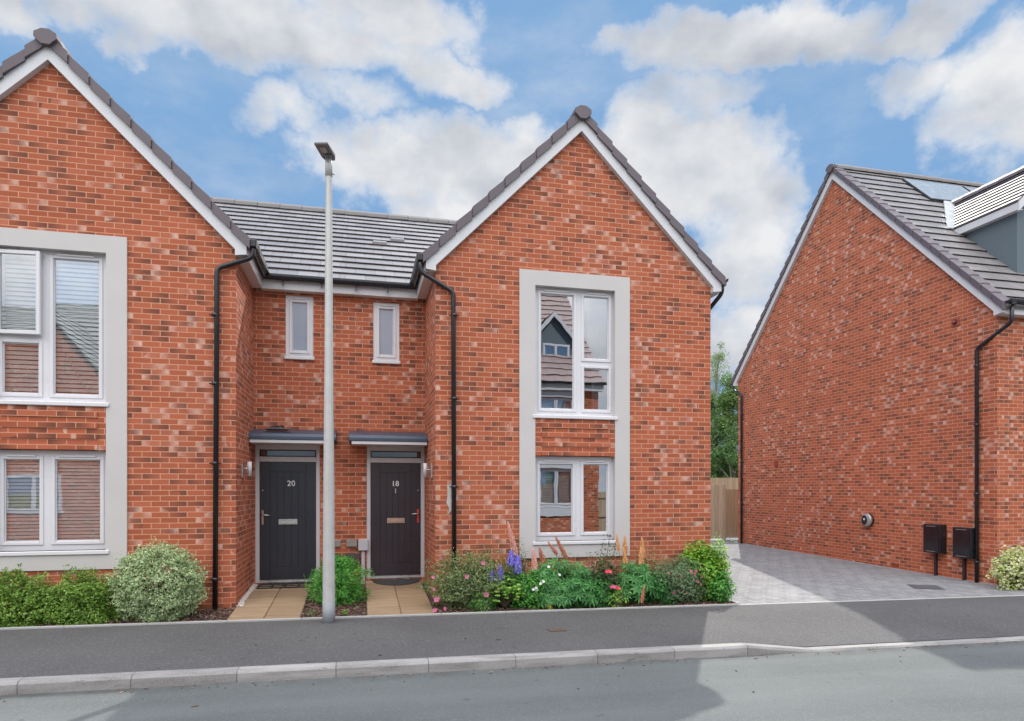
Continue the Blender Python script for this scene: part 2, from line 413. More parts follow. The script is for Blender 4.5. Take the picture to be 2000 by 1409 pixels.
def clip(poly, axis, val, keep_greater):
    out = []
    n = len(poly)
    for i in range(n):
        a, b = poly[i], poly[(i + 1) % n]
        ia = (a[axis] >= val) == keep_greater or a[axis] == val; ib = (b[axis] >= val) == keep_greater or b[axis] == val
        if ia: out.append(a)
        if ia != ib:
            t = (val - a[axis]) / (b[axis] - a[axis]); out.append((a[0] + t * (b[0] - a[0]), a[1] + t * (b[1] - a[1])))
    return out
def roof_slope(mb, o, U, V, poly, gauge=.335, th=.030, v0=0.):
    """stepped courses of tiles on the plane o + u U + v V (convex poly in u,v)"""
    o = Vector(o); U = Vector(U).normalized(); V = Vector(V).normalized(); W = U.cross(V)
    if W.z < 0: W = -W
    vmin = min(p[1] for p in poly); vmax = max(p[1] for p in poly)
    k = math.floor((vmin - v0) / gauge)
    while v0 + k * gauge < vmax:
        a = v0 + k * gauge; b = a + gauge
        q = clip(clip(poly, 1, a, True), 1, b, False)
        if len(q) >= 3:
            top = []; bot = []; uv = []
            for (u, v) in q:
                h = th * (1 - (v - a) / gauge) + .006
                top.append(o + U * u + V * v + W * h); bot.append(o + U * u + V * (v + (.03 if v - a < 1e-6 and v > vmin + 1e-6 else 0.)) - W * .012); uv.append((u, k + min(.98, max(.02, (v - a) / gauge))))
            n = len(q); base = len(mb.v)
            mb.v += [tuple(p) for p in top + bot]
            mb.f.append([base + i for i in range(n)]); mb.uv.append(uv); mb.mi.append(mb.cm); mb.smooth.append(False)
            for i in range(n):
                j = (i + 1) % n
                mb.f.append([base + n + i, base + n + j, base + j, base + i]); mb.uv.append([uv[i], uv[j], uv[j], uv[i]]); mb.mi.append(mb.cm); mb.smooth.append(False)
        k += 1

def wall_grid(mb, m, s0, s1, z0, z1, holes, depth=.10):
    xs = sorted({s0, s1, *[h[0] for h in holes], *[h[1] for h in holes]}); zs = sorted({z0, z1, *[h[2] for h in holes], *[h[3] for h in holes]})
    for a, b in zip(xs, xs[1:]):
        for c, d in zip(zs, zs[1:]):
            cx, cz = (a + b) / 2, (c + d) / 2
            if any(h[0] < cx < h[1] and h[2] < cz < h[3] for h in holes): continue
            mb.quad(m(a, c, 0), m(b, c, 0), m(b, d, 0), m(a, d, 0))
    for (a, b, c, d) in holes:
        for p, q in (((a, c), (a, d)), ((a, d), (b, d)), ((b, d), (b, c)), ((b, c), (a, c))):
            mb.quad(m(*p, 0), m(*q, 0), m(*q, -depth), m(*p, -depth))

def window(parent, m, s0, s1, z0, z1, panes, d=-.09, glass='glass', sill=True, room=True, vents=(), sillw=.04, name='window', blind=None, skip=None):
    """frame grid round the panes; m is the wall mapping; d the set-back of the frame face"""
    f = MB(); xs = sorted({s0, s1, *[p[0] for p in panes], *[p[1] for p in panes]}); zs = sorted({z0, z1, *[p[2] for p in panes], *[p[3] for p in panes]})
    for a, b in zip(xs, xs[1:]):
        for c, e in zip(zs, zs[1:]):
            if any(p[0] < (a + b) / 2 < p[1] and p[2] < (c + e) / 2 < p[3] for p in panes): continue
            f.mbox(m, a, b, c, e, d - .06, d)
    fo = f.build(name, M['upvc'], parent)
    for p in panes:
        if skip and p in skip: continue
        b = MB(); w = .045; a0, a1, c0, c1 = p
        b.mbox(m, a0 - w, a0, c0 - w, c1 + w, d + .001, d + .014); b.mbox(m, a1, a1 + w, c0 - w, c1 + w, d + .001, d + .014)
        b.mbox(m, a0, a1, c1, c1 + w, d + .001, d + .014); b.mbox(m, a0, a1, c0 - w, c0, d + .001, d + .014)
        b.mbox(m, a0, a0 + .012, c0, c1, d - .03, d - .008); b.mbox(m, a1 - .012, a1, c0, c1, d - .03, d - .008)
        b.mbox(m, a0 + .012, a1 - .012, c1 - .012, c1, d - .03, d - .008); b.mbox(m, a0 + .012, a1 - .012, c0, c0 + .012, d - .03, d - .008)
        bevel(b.build('sash', M['upvc'], fo), .005)
        g = MB(); g.quad(m(a0, c0, d - .024), m(a1, c0, d - .024), m(a1, c1, d - .024), m(a0, c1, d - .024)); g.build('pane', M[glass], fo)
    for (a, b, z) in vents:
        v = MB(); v.mbox(m, a, b, z - .012, z + .012, d + .0145, d + .032); bevel(v.build('trickle_vent', M['upvc'], fo), .004)
    if sill:
        s = MB(); s.mbox(m, s0 - sillw, s1 + sillw, z0 - .055, z0, d - .05, .045 if d > -.2 else .03); bevel(s.build('sill', M['upvc'], fo), .008)
    if room:
        r = MB(); e = .35
        a0, a1, c0, c1, d0, d1 = s0 - e, s1 + e, z0 - e, z1 + e, d - 2.6, d - .062
        def F(*q): r.quad(*[m(*k) for k in q])
        F((a0, c0, d0), (a1, c0, d0), (a1, c1, d0), (a0, c1, d0))
        F((a0, c0, d0), (a0, c1, d0), (a0, c1, d1), (a0, c0, d1)); F((a1, c0, d0), (a1, c1, d0), (a1, c1, d1), (a1, c0, d1))
        F((a0, c0, d0), (a1, c0, d0), (a1, c0, d1), (a0, c0, d1)); F((a0, c1, d0), (a1, c1, d0), (a1, c1, d1), (a0, c1, d1))
        r.build('interior', M['room'], fo)
    if blind:
        s = MB(); pitch = blind
        for p in panes:
            a0, a1, c0, c1 = p; z = c1 + .02
            while z > c0 - .02:
                s.quad(m(a0 - .02, z, d - .085), m(a1 + .02, z, d - .085), m(a1 + .02, z - pitch * .78, d - .068), m(a0 - .02, z - pitch * .78, d - .068)); z -= pitch
        s.build('blind', M['blind'], fo)
    return fo

def text_mesh(name, txt, size, mat, parent, pos, rotz=0., depth=.004):
    cu = bpy.data.curves.new(name, 'FONT'); cu.body = txt; cu.size = size; cu.extrude = depth; cu.align_x = 'CENTER'; cu.align_y = 'CENTER'; cu.space_character = 1.05; cu.offset = size * .012
    to = bpy.data.objects.new('tmp_text', cu); COL.objects.link(to)
    bpy.context.view_layer.update()
    me = bpy.data.meshes.new_from_object(to.evaluated_get(bpy.context.evaluated_depsgraph_get()))
    bpy.data.objects.remove(to)
    me.name = name; me.materials.clear(); me.materials.append(mat)
    me.transform(Matrix.Translation(Vector(pos) - BASE[parent.name]) @ Matrix.Rotation(rotz, 4, 'Z') @ Matrix.Rotation(PI / 2, 4, 'X'))
    o = bpy.data.objects.new(name, me); COL.objects.link(o); o.parent = parent; BASE[o.name] = BASE[parent.name]; return o

# ------------------------------------------------------------------ house pieces
def gable_trim(parent, roofo, m, sc_, half, apex, slope, cap_name='verge', over=.15):
    """bargeboards, stepped verge caps and ridge end of a gable; m(s,z,d) with d outwards; apex = top of the brickwork"""
    b = MB(); hb = .205
    e = half + over
    for sg in (-1, 1):
        zl = apex - slope * half
        ze = apex + hb - slope * e
        lo = [(0, apex), (sg * half, zl), (sg * half, zl - .085), (sg * e, zl - .065), (sg * e, ze), (0, apex + hb)]
        b.prism([m(sc_ + s, z, -.002) for s, z in lo], [m(sc_ + s, z, .085) for s, z in lo])
    b.build('bargeboard', M['board'], parent)
    c = MB(); L = math.hypot(1, slope); cs, sn = 1 / L, slope / L
    n = int(round((e + .04) * L / .335)); step = (e + .05) * L / n
    for sg in (-1, 1):
        for i in range(n):
            t0 = i * step; t1 = t0 + step - .006
            def P(t, w, d): # t along slope down from apex, w vertical offset
                return m(sc_ + sg * t * cs, apex + hb - .02 + w - t * sn, d)
            lift0, lift1 = .010, .036
            sec = [(0, .002), (0, .145)]
            pts0 = [P(t0, -.015 + lift0, .085 + .03 + .001), P(t0, .135 + lift0, .085 + .03), P(t0, .150 + lift0, .03), P(t0, .150 + lift0, -.12), P(t0, .02 + lift0, -.12)]
            pts1 = [P(t1, -.015 + lift1, .085 + .052), P(t1, .135 + lift1, .085 + .052), P(t1, .150 + lift1, .03), P(t1, .150 + lift1, -.12), P(t1, .02 + lift1, -.12)]
            c.prism(pts0, pts1)
    c.build(cap_name, M['verge'], roofo)
    r = MB(); z0 = apex + hb + .10
    sec = [(-.05, -.150), (-.135, -.065), (-.130, -.005), (-.045, .045), (.045, .045), (.130, -.005), (.135, -.065), (.05, -.150)]
    r.prism([m(sc_ + s, z0 + z, .02) for s, z in sec], [m(sc_ + s, z0 + z, .165) for s, z in sec])
    r.build('ridge_end', M['verge'], roofo)

def ridge(parent, a, b, side, name='ridge', mat='verge', h=1.):
    """ridge tiles from a to b; side = horizontal unit vector across"""
    r = MB(); a = Vector(a); b = Vector(b); side = Vector(side); n = max(1, int((b - a).length / .45)); up = Vector((0, 0, 1))
    for i in range(n):
        p = a + (b - a) * (i / n); q = a + (b - a) * ((i + 1) / n) - (b - a).normalized() * .008
        for k, e in ((p, 1.0), ): pass
        sec = [(-.14, -.10), (-.125, -.03 * h - .03 * (1 - h)), (-.06, .045 * h), (.06, .045 * h), (.125, -.03), (.14, -.10)]
        r.prism([p + side * s + up * z for s, z in sec], [q + side * s * 1.03 + up * (z + .006) for s, z in sec])
    return r.build(name, M[mat], parent)

def gutter(parent, a, b, out, r=.058, brackets=()):
    g = MB(); a = Vector(a); b = Vector(b); out = Vector(out); up = Vector((0, 0, 1))
    sec = [(-r, .02), (-r, -.005)] + [(-r * math.cos(t), -r * math.sin(t)) for t in [R(x) for x in (15, 45, 75, 105, 135, 165)]] + [(r, -.005), (r, .02), (r - .008, .02), (r - .01, -.01), (-r + .01, -.01), (-r + .008, .02)]
    g.prism([a + out * s + up * z for s, z in sec], [b + out * s + up * z for s, z in sec])
    o = g.build('gutter', M['black'], parent)
    for t in brackets:
        p = a + (b - a) * t; d = (b - a).normalized(); k = MB()
        sec2 = [(-r - .006, .025), (-r - .006, -.01), (-.03, -r - .012), (.03, -r - .012), (r + .006, -.01), (r + .006, .025)]
        k.prism([p + out * s + up * z - d * .015 for s, z in sec2], [p + out * s + up * z + d * .015 for s, z in sec2])
        k.box(p.x - .012, p.x + .012, p.y - .006 - .0, p.y + .02, p.z - r - .085, p.z - r - .01) if abs(out.y) > .5 else None
        k.build('gutter_bracket', M['black'], o)
    return o

def arc_path(pts, rad=.06, n=5):
    """round the corners of a polyline"""
    pts = [Vector(p) for p in pts]; out = [pts[0]]
    for i in range(1, len(pts) - 1):
        a, p, b = pts[i - 1], pts[i], pts[i + 1]
        k = min(rad, (a - p).length * .45, (b - p).length * .45)
        s = p + (a - p).normalized() * k; e = p + (b - p).normalized() * k
        for j in range(n + 1):
            t = j / n; out.append((s * (1 - t) + p * t) * (1 - t) + (p * (1 - t) + e * t) * t)
    out.append(pts[-1]); return out

def downpipe(parent, pts, brackets, nrm, r=.035):
    p = MB(); p.tube(arc_path(pts, .07), r, 12); o = p.build('downpipe', M['black'], parent)
    nrm = Vector(nrm); t = Vector((0, 0, 1)).cross(nrm)
    x, y = Vector(pts[-1]).x, Vector(pts[-1]).y
    for z in brackets:
        b = MB(); c = Vector((x, y, z))
        b.tube([c + Vector((0, 0, -.022)), c + Vector((0, 0, .022))], r + .007, 12)
        q = c - nrm * .045
        for s in (-1,):
            pass
        e = [q + t * .075 + nrm * .035, q - t * .075 + nrm * .035]
        b.tube([e[0], e[1]], .010, 6); b.tube([c, c - nrm * .06], .012, 6)
        b.build('pipe_bracket', M['black'], o)
    h = MB(); a = Vector(pts[0])
    h.box(a.x - .055, a.x + .055, a.y - .055, a.y + .055, a.z - .06, a.z + .05)
    bevel(h.build('outlet', M['black'], o), .015, 2)
    return o

YF, YB = 9.745, 11.3            # front plane of the gables, plane of the door recess
MID = -.28
EAVE_Y = 11.06

def semi(name, label, x_in, x_out, cs, sgn, gz, door, dcol, num, w_small, canopy, surround_c, dhandle):
    """one of the two joined houses; sgn = +1 when the gable stands to the right of the recess"""
    gx = (x_in + x_out) / 2; half = abs(x_out - x_in) / 2
    H = thing(name, (gx, YF, 0), label, 'house', 'red brick houses along the street')
    mf = lambda s, z, d: (s, YF - d, z)
    mb_ = lambda s, z, d: (s, YB - d, z)
    apex = 7.26; slope = 1.0; zl = apex - slope * half
    s0, s1, z0, z1 = surround_c - .912, surround_c + .912, .575, 5.04
    zb = lambda s: apex - slope * abs(s - gx)
    w = MB(); xl, xr = gx - half, gx + half
    w.poly([mf(*q, 0) for q in [(xl, -.3), (s0, -.3), (s0, zb(s0)), (xl, zl)]])
    w.poly([mf(*q, 0) for q in [(s1, -.3), (xr, -.3), (xr, zl), (s1, zb(s1))]])
    w.poly([mf(*q, 0) for q in [(s0, -.3), (s1, -.3), (s1, z0), (s0, z0)]])
    w.poly([mf(*q, 0) for q in [(s0, z1), (s1, z1), (s1, zb(s1)), (gx, apex), (s0, zb(s0))]])
    # return wall, recess wall, outer side, rear
    w.quad((x_in, YF, -.3), (x_in, YB, -.3), (x_in, YB, 5.05), (x_in, YF, 5.05))
    a, b = (MID, x_in) if sgn > 0 else (x_in, MID)
    wall_grid(w, mb_, a, b, -.2, 5.05, [door, w_small], .07)
    w.poly([(x_out, YF, -.4), (x_out, 19.1, -.4), (x_out, 19.1, 4.98), (x_out, 15.2, 7.75), (x_out, 11.2, 4.98), (x_out, YF, 4.98)])
    w.quad((MID, 19.1, -.4), (x_out, 19.1, -.4), (x_out, 19.1, 5.), (MID, 19.1, 5.))
    w.build('walls', M['brick'], H)
    # ---- render surround with the brick panel between the two windows
    si0, si1 = surround_c - .66, surround_c + .66
    u = MB()
    Lo = [(s0, z0), (s1, z0), (s1, z1), (s0, z1)]; Li = [(si0, .83), (si1, .83), (si1, 4.81), (si0, 4.81)]
    for i in range(4):
        j = (i + 1) % 4
        u.quad(mf(*Lo[i], .022), mf(*Lo[j], .022), mf(*Li[j], .022), mf(*Li[i], .022))
        u.quad(mf(*Lo[i], -.19), mf(*Lo[j], -.19), mf(*Lo[j], .022), mf(*Lo[i], .022)); u.quad(mf(*Li[i], .022), mf(*Li[j], .022), mf(*Li[j], -.19), mf(*Li[i], -.19))
        u.quad(mf(*Lo[i], -.19), mf(*Lo[j], -.19), mf(*Li[j], -.19), mf(*Li[i], -.19))
    u.build('window_surround', M['render'], H)
    bp = MB(); bp.mbox(mf, si0 + .001, si1 - .001, 2.165, 2.745, -.19, .012)
    for i in range(8):                                      # alternate proud courses
        if i % 2 == 0: bp.mbox(mf, si0 + .10, si1 - .10, 2.17 + i * .072, 2.17 + i * .072 + .07, .012, .028)
    bp.build('brick_panel', M['brick'], H)
    X = lambda q: surround_c + sgn * (q - 3.33)
    pn = lambda q: (min(X(q[0]), X(q[1])), max(X(q[0]), X(q[1])), q[2], q[3])
    up = [pn(q) for q in ((2.786, 3.329, 2.91, 4.72), (3.50, 3.918, 3.725, 4.72), (3.50, 3.918, 2.91, 3.575))]
    lo = [pn(q) for q in ((2.77, 3.31, .95, 2.04), (3.49, 3.90, .95, 2.04))]
    gl = 'glass' if sgn > 0 else 'glass_blind'
    bl = None if sgn > 0 else .060
    vt = lambda q: (min(X(q[0]), X(q[1])), max(X(q[0]), X(q[1])), q[2])
    wu = window(H, mf, si0, si1, 2.80, 4.81, up, -.085, gl, vents=[vt((2.84, 3.28, 4.765)), vt((3.54, 3.88, 4.765))][:1 if sgn < 0 else 2], blind=bl, skip=[up[1]] if sgn < 0 else None)
    wl = window(H, mf, si0, si1, .83, 2.16, lo, -.085, gl, vents=[vt((2.82, 3.26, 2.085)), vt((3.53, 3.86, 2.085))], blind=.047 if sgn < 0 else None)
    if sgn < 0:                                             # one sash stands slightly open
        q = up[1]; hx = q[0] - .045
        def mo(s, z, d, hx=hx):
            an = R(3.2); dx = s - hx; dd = d + .085
            return (hx + dx * math.cos(an) - 0 * dd, YF + .085 - .016 - dx * math.sin(an) - dd, z)
        b = MB(); wd = .05; a0, a1, c0, c1 = q
        for (e0, e1, k0, k1) in ((a0 - wd, a0, c0 - wd, c1 + wd), (a1, a1 + wd, c0 - wd, c1 + wd), (a0, a1, c1, c1 + wd), (a0, a1, c0 - wd, c0)):
            b.mbox(mo, e0, e1, k0, k1, -.085, -.03)
        so = b.build('open_sash', M['upvc'], wu); bevel(so, .005)
        gq = MB(); gq.quad(mo(a0, c0, -.055), mo(a1, c0, -.055), mo(a1, c1, -.055), mo(a0, c1, -.055)); gq.build('pane', M[gl], wu)
        for q2, x0_, x1_ in ((up[0], .06, .44), (up[2], .05, .09)):
            pts = []; cdm = MB()
            for i in range(15):
                t = i / 14; pts.append(mf(q2[0] + x0_ + (x1_ - x0_) * t, q2[2] + (.62 if q2 is up[0] else .12) * (1 - t) + .03 * math.sin(t * 7), -.135))
            cdm.tube(pts, .006, 5); cdm.build('blind_cord', M['upvc'], wu)
    else:
        for q, rng in ((up[1], (.30, 1.0)), (up[2], (.5, 1.0))):
            c = MB(); c.sm = True; nn = 40
            a0 = q[0] + (q[1] - q[0]) * rng[0]; a1 = q[1] + .05
            for i in range(nn):
                f0, f1 = i / nn, (i + 1) / nn
                d0, d1 = -.30 + .025 * math.sin(f0 * 34), -.30 + .025 * math.sin(f1 * 34)
                c.quad(mf(a0 + (a1 - a0) * f0, q[2] - .1, d0), mf(a0 + (a1 - a0) * f1, q[2] - .1, d1), mf(a0 + (a1 - a0) * f1, q[3] + .05, d1), mf(a0 + (a1 - a0) * f0, q[3] + .05, d0))
            c.build('curtain', M['curtain'], wu)
    # ---- small recess window
    a0, a1, c0, c1 = w_small
    window(H, mb_, a0, a1, c0, c1, [(a0 + .10, a1 - .10, c0 + .10, c1 - .105)], -.025, 'obscure', room=False, vents=[(a0 + .12, a1 - .12, c1 - .05)], sillw=.02)
    # ---- door
    d0, d1, e0, e1 = door
    fr = MB()
    for q in ((d0, d0 + .065, e0, e1), (d1 - .065, d1, e0, e1), (d0 + .065, d1 - .065, e1 - .10, e1), (d0 + .065, d1 - .065, 2.095, 2.18)):
        fr.mbox(mb_, *q, -.07, -.005)
    fro = fr.build('door_frame', M['door_frame'], H); bevel(fro, .006)
    th = MB(); th.mbox(mb_, d0 + .065, d1 - .065, e0, e0 + .018, -.07, .012); th.mbox(mb_, d0 + .065, d1 - .065, e0 + .018, e0 + .045, -.068, -.003); th.build('threshold', M['steel'], fro)
    fg = MB(); fg.quad(*[mb_(*q, -.045) for q in ((d0 + .08, 2.195), (d1 - .08, 2.195), (d1 - .08, e1 - .115), (d0 + .08, e1 - .115))])
    fg.build('fanlight', M['glass_dim'], fro)
    fb = MB()
    for q in ((d0 + .065, d0 + .08, 2.18, e1 - .10), (d1 - .08, d1 - .065, 2.18, e1 - .10), (d0 + .08, d1 - .08, 2.18, 2.195), (d0 + .08, d1 - .08, e1 - .115, e1 - .10)): fb.mbox(mb_, *q, -.06, -.025)
    fb.build('glazing_bead', M['dkgrey'], fro)
    hm = MB()
    hm.quad(*[mb_(*q, -2.4) for q in ((d0 - .2, 2.0), (d1 + .2, 2.0), (d1 + .2, 2.6), (d0 - .2, 2.6))]); hm.quad(*[mb_(*q) for q in ((d0 - .2, 2.42, -2.4), (d1 + .2, 2.42, -2.4), (d1 + .2, 2.42, -.08), (d0 - .2, 2.42, -.08))])
    hm.quad(*[mb_(*q) for q in ((d0 - .2, 2.0, -2.4), (d1 + .2, 2.0, -2.4), (d1 + .2, 2.0, -.1), (d0 - .2, 2.0, -.1))])
    hm.build('hall_interior', M['room'], H)
    L0, L1, Z0, Z1 = d0 + .068, d1 - .068, e0 + .046, 2.092
    dr = MB(); dr.mbox(mb_, L0, L1, Z0, Z1, -.065, -.030)
    # boarded face: stiles, rails and five boards
    st = .155; dr.mbox(mb_, L0, L0 + st, Z0, Z1, -.030, -.022); dr.mbox(mb_, L1 - st, L1, Z0, Z1, -.030, -.022)
    dr.mbox(mb_, L0 + st, L1 - st, Z1 - .16, Z1, -.030, -.022); dr.mbox(mb_, L0 + st, L1 - st, Z0, Z0 + .20, -.030, -.022)
    bw = (L1 - L0 - 2 * st - .02) / 5
    for i in range(5): dr.mbox(mb_, L0 + st + .012 + i * bw, L0 + st + .012 + i * bw + bw - .010, Z0 + .212, Z1 - .172, -.030, -.0245)
    do = dr.build('front_door', M[dcol], H); bevel(do, .003)
    cx = (L0 + L1) / 2
    text_mesh('house_number', num, .125, M['numeral'], do, mb_(cx + (.05 if sgn < 0 else -.01), 1.735, -.018))
    lb = MB(); lb.mbox(mb_, cx - .15, cx + .15, 1.06, 1.15, -.022, -.012); lb.mbox(mb_, cx - .125, cx + .125, 1.08, 1.13, -.012, -.004)
    bevel(lb.build('letterbox', M['steel'] if sgn < 0 else M['brass'], do), .004)
    hx = (L0 + .045) if dhandle < 0 else (L1 - .045)
    hd = MB(); hd.mbox(mb_, hx - .017, hx + .017, 1.06, 1.30, -.022, -.008); bevel(hd.build('handle_plate', M['brass'] if sgn < 0 else M['red'], do), .006)
    lv = MB(); k = -dhandle; lv.tube([mb_(hx, 1.225, -.008), mb_(hx, 1.225, .042), mb_(hx + k * .03, 1.222, .05), mb_(hx + k * .125, 1.215, .05)], [.012, .010, .010, .008], 8); lv.build('handle', M['steel'], do)
    kn = MB(); kn.tube([mb_(hx, 1.62, -.022), mb_(hx, 1.62, -.008)], .013, 10); kn.build('spyhole', M['steel'], do)
    if sgn > 0:
        kk = MB(); kk.tube([mb_(cx - .005, 1.64, -.022), mb_(cx - .005, 1.64, -.004)], .016, 8); kk.mbox(mb_, cx - .012, cx + .002, 1.575, 1.63, -.022, -.010); kk.build('knocker', M['steel'], do)
    # ---- canopy
    c0_, c1_ = canopy; cp = MB()
    Y0, Y1 = YB - .002, YB - .50
    cp.prism([(c0_, Y0, 2.63), (c0_, Y1 + .07, 2.545), (c0_, Y1 + .02, 2.52), (c0_, Y1, 2.475), (c0_, Y1, 2.425), (c0_, Y0, 2.425)],
             [(c1_, Y0, 2.63), (c1_, Y1 + .07, 2.545), (c1_, Y1 + .02, 2.52), (c1_, Y1, 2.475), (c1_, Y1, 2.425), (c1_, Y0, 2.425)])
    cpo = cp.build('door_canopy', M['canopy'], H); bevel(cpo, .006)
    cu = MB(); f0 = c0_ + (.045 if sgn > 0 else .01); f1 = c1_ - (.01 if sgn > 0 else .045)
    cu.box(f0, f1, Y1 + .015, Y0, 2.372, 2.4245); bevel(cu.build('canopy_board', M['board'], cpo), .005)
    # ---- wall light beside the door on the return wall
    wy = 10.25; q = 1 if sgn < 0 else -1
    wl_ = MB(); wl_.box(min(x_in, x_in + q * .02), max(x_in, x_in + q * .02), wy - .05, wy + .05, 1.82, 2.05); wl_.tube([(x_in + q * .02, wy, 1.95), (x_in + q * .09, wy, 1.95)], .012, 8)
    wlo = wl_.build('wall_light', M['steel'], H)
    sh = MB(); sh.tube([(x_in + q * .10, wy, 1.84), (x_in + q * .10, wy, 2.05)], .032, 12); sh.build('lamp_shade', M['door_frame'], wlo)
    # ---- roof
    rf = MB(); ang = math.atan(slope); er = .21           # eave overhang of the tiles
    L = (half + er) / math.cos(ang)
    top = apex + .285
    for k in (-1, 1):
        eo = (gx + k * (half + er), YF - .05, top - slope * (half + er))
        roof_slope(rf, eo, (0, 1, 0), (-k * math.cos(ang), 0, math.sin(ang)), [(0, 0), (5.4, 0), (5.4, L), (0, L)])
    pm = math.atan2(7.87 - 5.08, 15.2 - EAVE_Y); Lm = math.hypot(7.87 - 5.08, 15.2 - EAVE_Y)
    xa, xb = (MID, x_out + .08) if sgn > 0 else (x_out - .08, MID)
    wdt = xb - xa
    roof_slope(rf, (xa, EAVE_Y, 5.08), (1, 0, 0), (0, math.cos(pm), math.sin(pm)), [(0, 0), (wdt, 0), (wdt, Lm), (0, Lm)], .345)
    roof_slope(rf, (xa, 19.34, 5.08), (1, 0, 0), (0, -math.cos(pm), math.sin(pm)), [(0, 0), (wdt, 0), (wdt, Lm), (0, Lm)], .345)
    ro = rf.build('roof', M['tile'], H)
    ridge(ro, (gx, YF - .06, top + .055), (gx, 15.0, top + .055), (1, 0, 0))
    ridge(ro, (xa, 15.2, 7.915), (xb, 15.2, 7.915), (0, 1, 0), 'main_ridge', 'tile_plain', .7)
    if sgn > 0:                                            # two tile vents in the main slope
        for (tx, ty) in ((.42, 13.05), (.78, 13.35)):
            tz = 5.08 + (ty - EAVE_Y) * math.tan(pm); v = MB()
            v.prism([(tx - .13, ty, tz + .03), (tx + .13, ty, tz + .03), (tx + .13, ty, tz + .085), (tx - .13, ty, tz + .085)], [(tx - .13, ty + .20, tz + .14), (tx + .13, ty + .20, tz + .14), (tx + .13, ty + .20, tz + .185), (tx - .13, ty + .20, tz + .185)])
            v.build('tile_vent', M['tile'], ro)
    gable_trim(H, ro, mf, gx, half, apex, slope)
    # fascias, soffits and gutters
    so = MB(); fa = MB(); zs = zl - .085
    for k, far in ((sgn, 19.2), (-sgn, EAVE_Y + .11)):
        xw = gx + k * half; xo = gx + k * (half + .15)
        so.box(min(xw, xo), max(xw, xo), YF + .0, far, zs, zs + .02)
        f1 = MB(); f1.box(min(xo - k * .022, xo), max(xo - k * .022, xo), YF + .001, far, zs + .021, zs + .24); f1.build('fascia', M['board'], H)
    e0_, e1_ = (MID, x_in - .13) if sgn > 0 else (x_in + .13, MID)
    so.box(e0_, e1_, EAVE_Y + .09, YB, zs - .001, zs + .019); fa.box(e0_, e1_, EAVE_Y + .09, EAVE_Y + .112, zs + .0195, zs + .205)
    so.build('soffit', M['soffit'], H); fa.build('fascia', M['board'], H)
    k = -sgn; gxx = gx + k * (half + .225)
    gz_ = zs + .225
    gutter(H, (gxx, YF - .08, gz_), (gxx, EAVE_Y + .02, gz_), (1, 0, 0))
    gutter(H, ((MID if sgn > 0 else gxx - .05), EAVE_Y + .02, gz_ - .04), ((gxx + .05 if sgn > 0 else MID), EAVE_Y + .02, gz_ - .04), (0, 1, 0), brackets=(.2, .62) if sgn > 0 else (.25, .75))
    gxo = gx + sgn * (half + .225)
    gutter(H, (gxo, YF - .08, gz_), (gxo, 19.1, gz_), (1, 0, 0))
    return H, gxx, gz_, gxo

H20, g20, gz20, go20 = semi('brick_house', 'left brick house with large rendered window bay and charcoal door numbered 20', -1.665, -6.23, 0, -1, 0,
    (-1.640, -.622, .105, 2.395), 'door_a', '20', (-1.166, -.729, 3.84, 4.85), (-1.663, -.345), -3.948, -1)
H18, g18, gz18, go18 = semi('brick_house', 'middle brick house behind the lupin bed with brown door numbered 18', 1.125, 5.69, 0, 1, 0,
    (.138, 1.118, .12, 2.395), 'door_b', '18', (.247, .685, 3.835, 4.83), (-.15, 1.122), 3.33, 1)
downpipe(H20, [(g20, YF - .03, gz20 - .03), (g20, YF - .03, gz20 - .22), (-1.90, YF - .065, gz20 - .42), (-1.925, YF - .065, -.02)], [4.05, 3.1, 2.0, .40][0:4], (0, -1, 0))
downpipe(H18, [(g18, YF - .03, gz18 - .03), (g18, YF - .03, gz18 - .24), (1.385, YF - .065, gz18 - .52), (1.40, YF - .065, .02)], [4.25, 3.0, 1.68, .5], (0, -1, 0))
downpipe(H18, [(go18, YF + .02, gz18 - .03), (go18, YF + .02, gz18 - .2), (5.735, YF + .25, gz18 - .5), (5.735, YF + .25, .02)], [3.9, 2.0], (1, 0, 0))
downpipe(H20, [(go20, YF + .02, gz20 - .03), (go20, YF + .02, gz20 - .2), (-6.36, YF + .25, gz20 - .5), (-6.36, YF + .25, .02)], [3.9, 2.0], (-1, 0, 0))
# meter boxes and cable box between the doors
mbk = lambda s, z, d: (s, YB - d, z)
for (s0, s1, z0, z1, d, mt, nm, hh) in ((-.20, -.02, .675, .79, .05, 'greymeter', 'vent_cover', H18), (-.46, -.285, .675, .79, .05, 'greymeter', 'vent_cover', H20), (0., .16, .61, .80, .09, 'greybox', 'cable_box', H18),
                               (-.215, .02, .33, .565, .07, 'meter', 'gas_box', H18), (-.56, -.287, .33, .565, .07, 'meter', 'gas_box', H20)):
    if mt == 'greymeter' and mt not in M: M[mt] = simple('stone_grey', (.26, .245, .225), .7)
    b = MB(); b.mbox(mbk, s0, s1, z0, z1, .001, d); o = bevel(b.build(nm, M[mt], hh), .008, 2)
    if nm == 'cable_box':
        c = MB(); c.mbox(mbk, .05, .11, .02, .608, .001, .05); bevel(c.build('cable_duct', M['greybox'], o), .01)
sm = MB(); sm.add([(1.30, YF - .003, 1.70), (1.362, YF - .003, 1.71), (1.362, YF - .003, 1.32), (1.315, YF - .003, 1.26), (1.33, YF - .003, 1.36), (1.29, YF - .003, 1.44), (1.312, YF - .003, 1.58)], [(0, 1, 2, 3, 4, 5, 6)])
sm.build('mortar_smear', M['mortar'], H18)

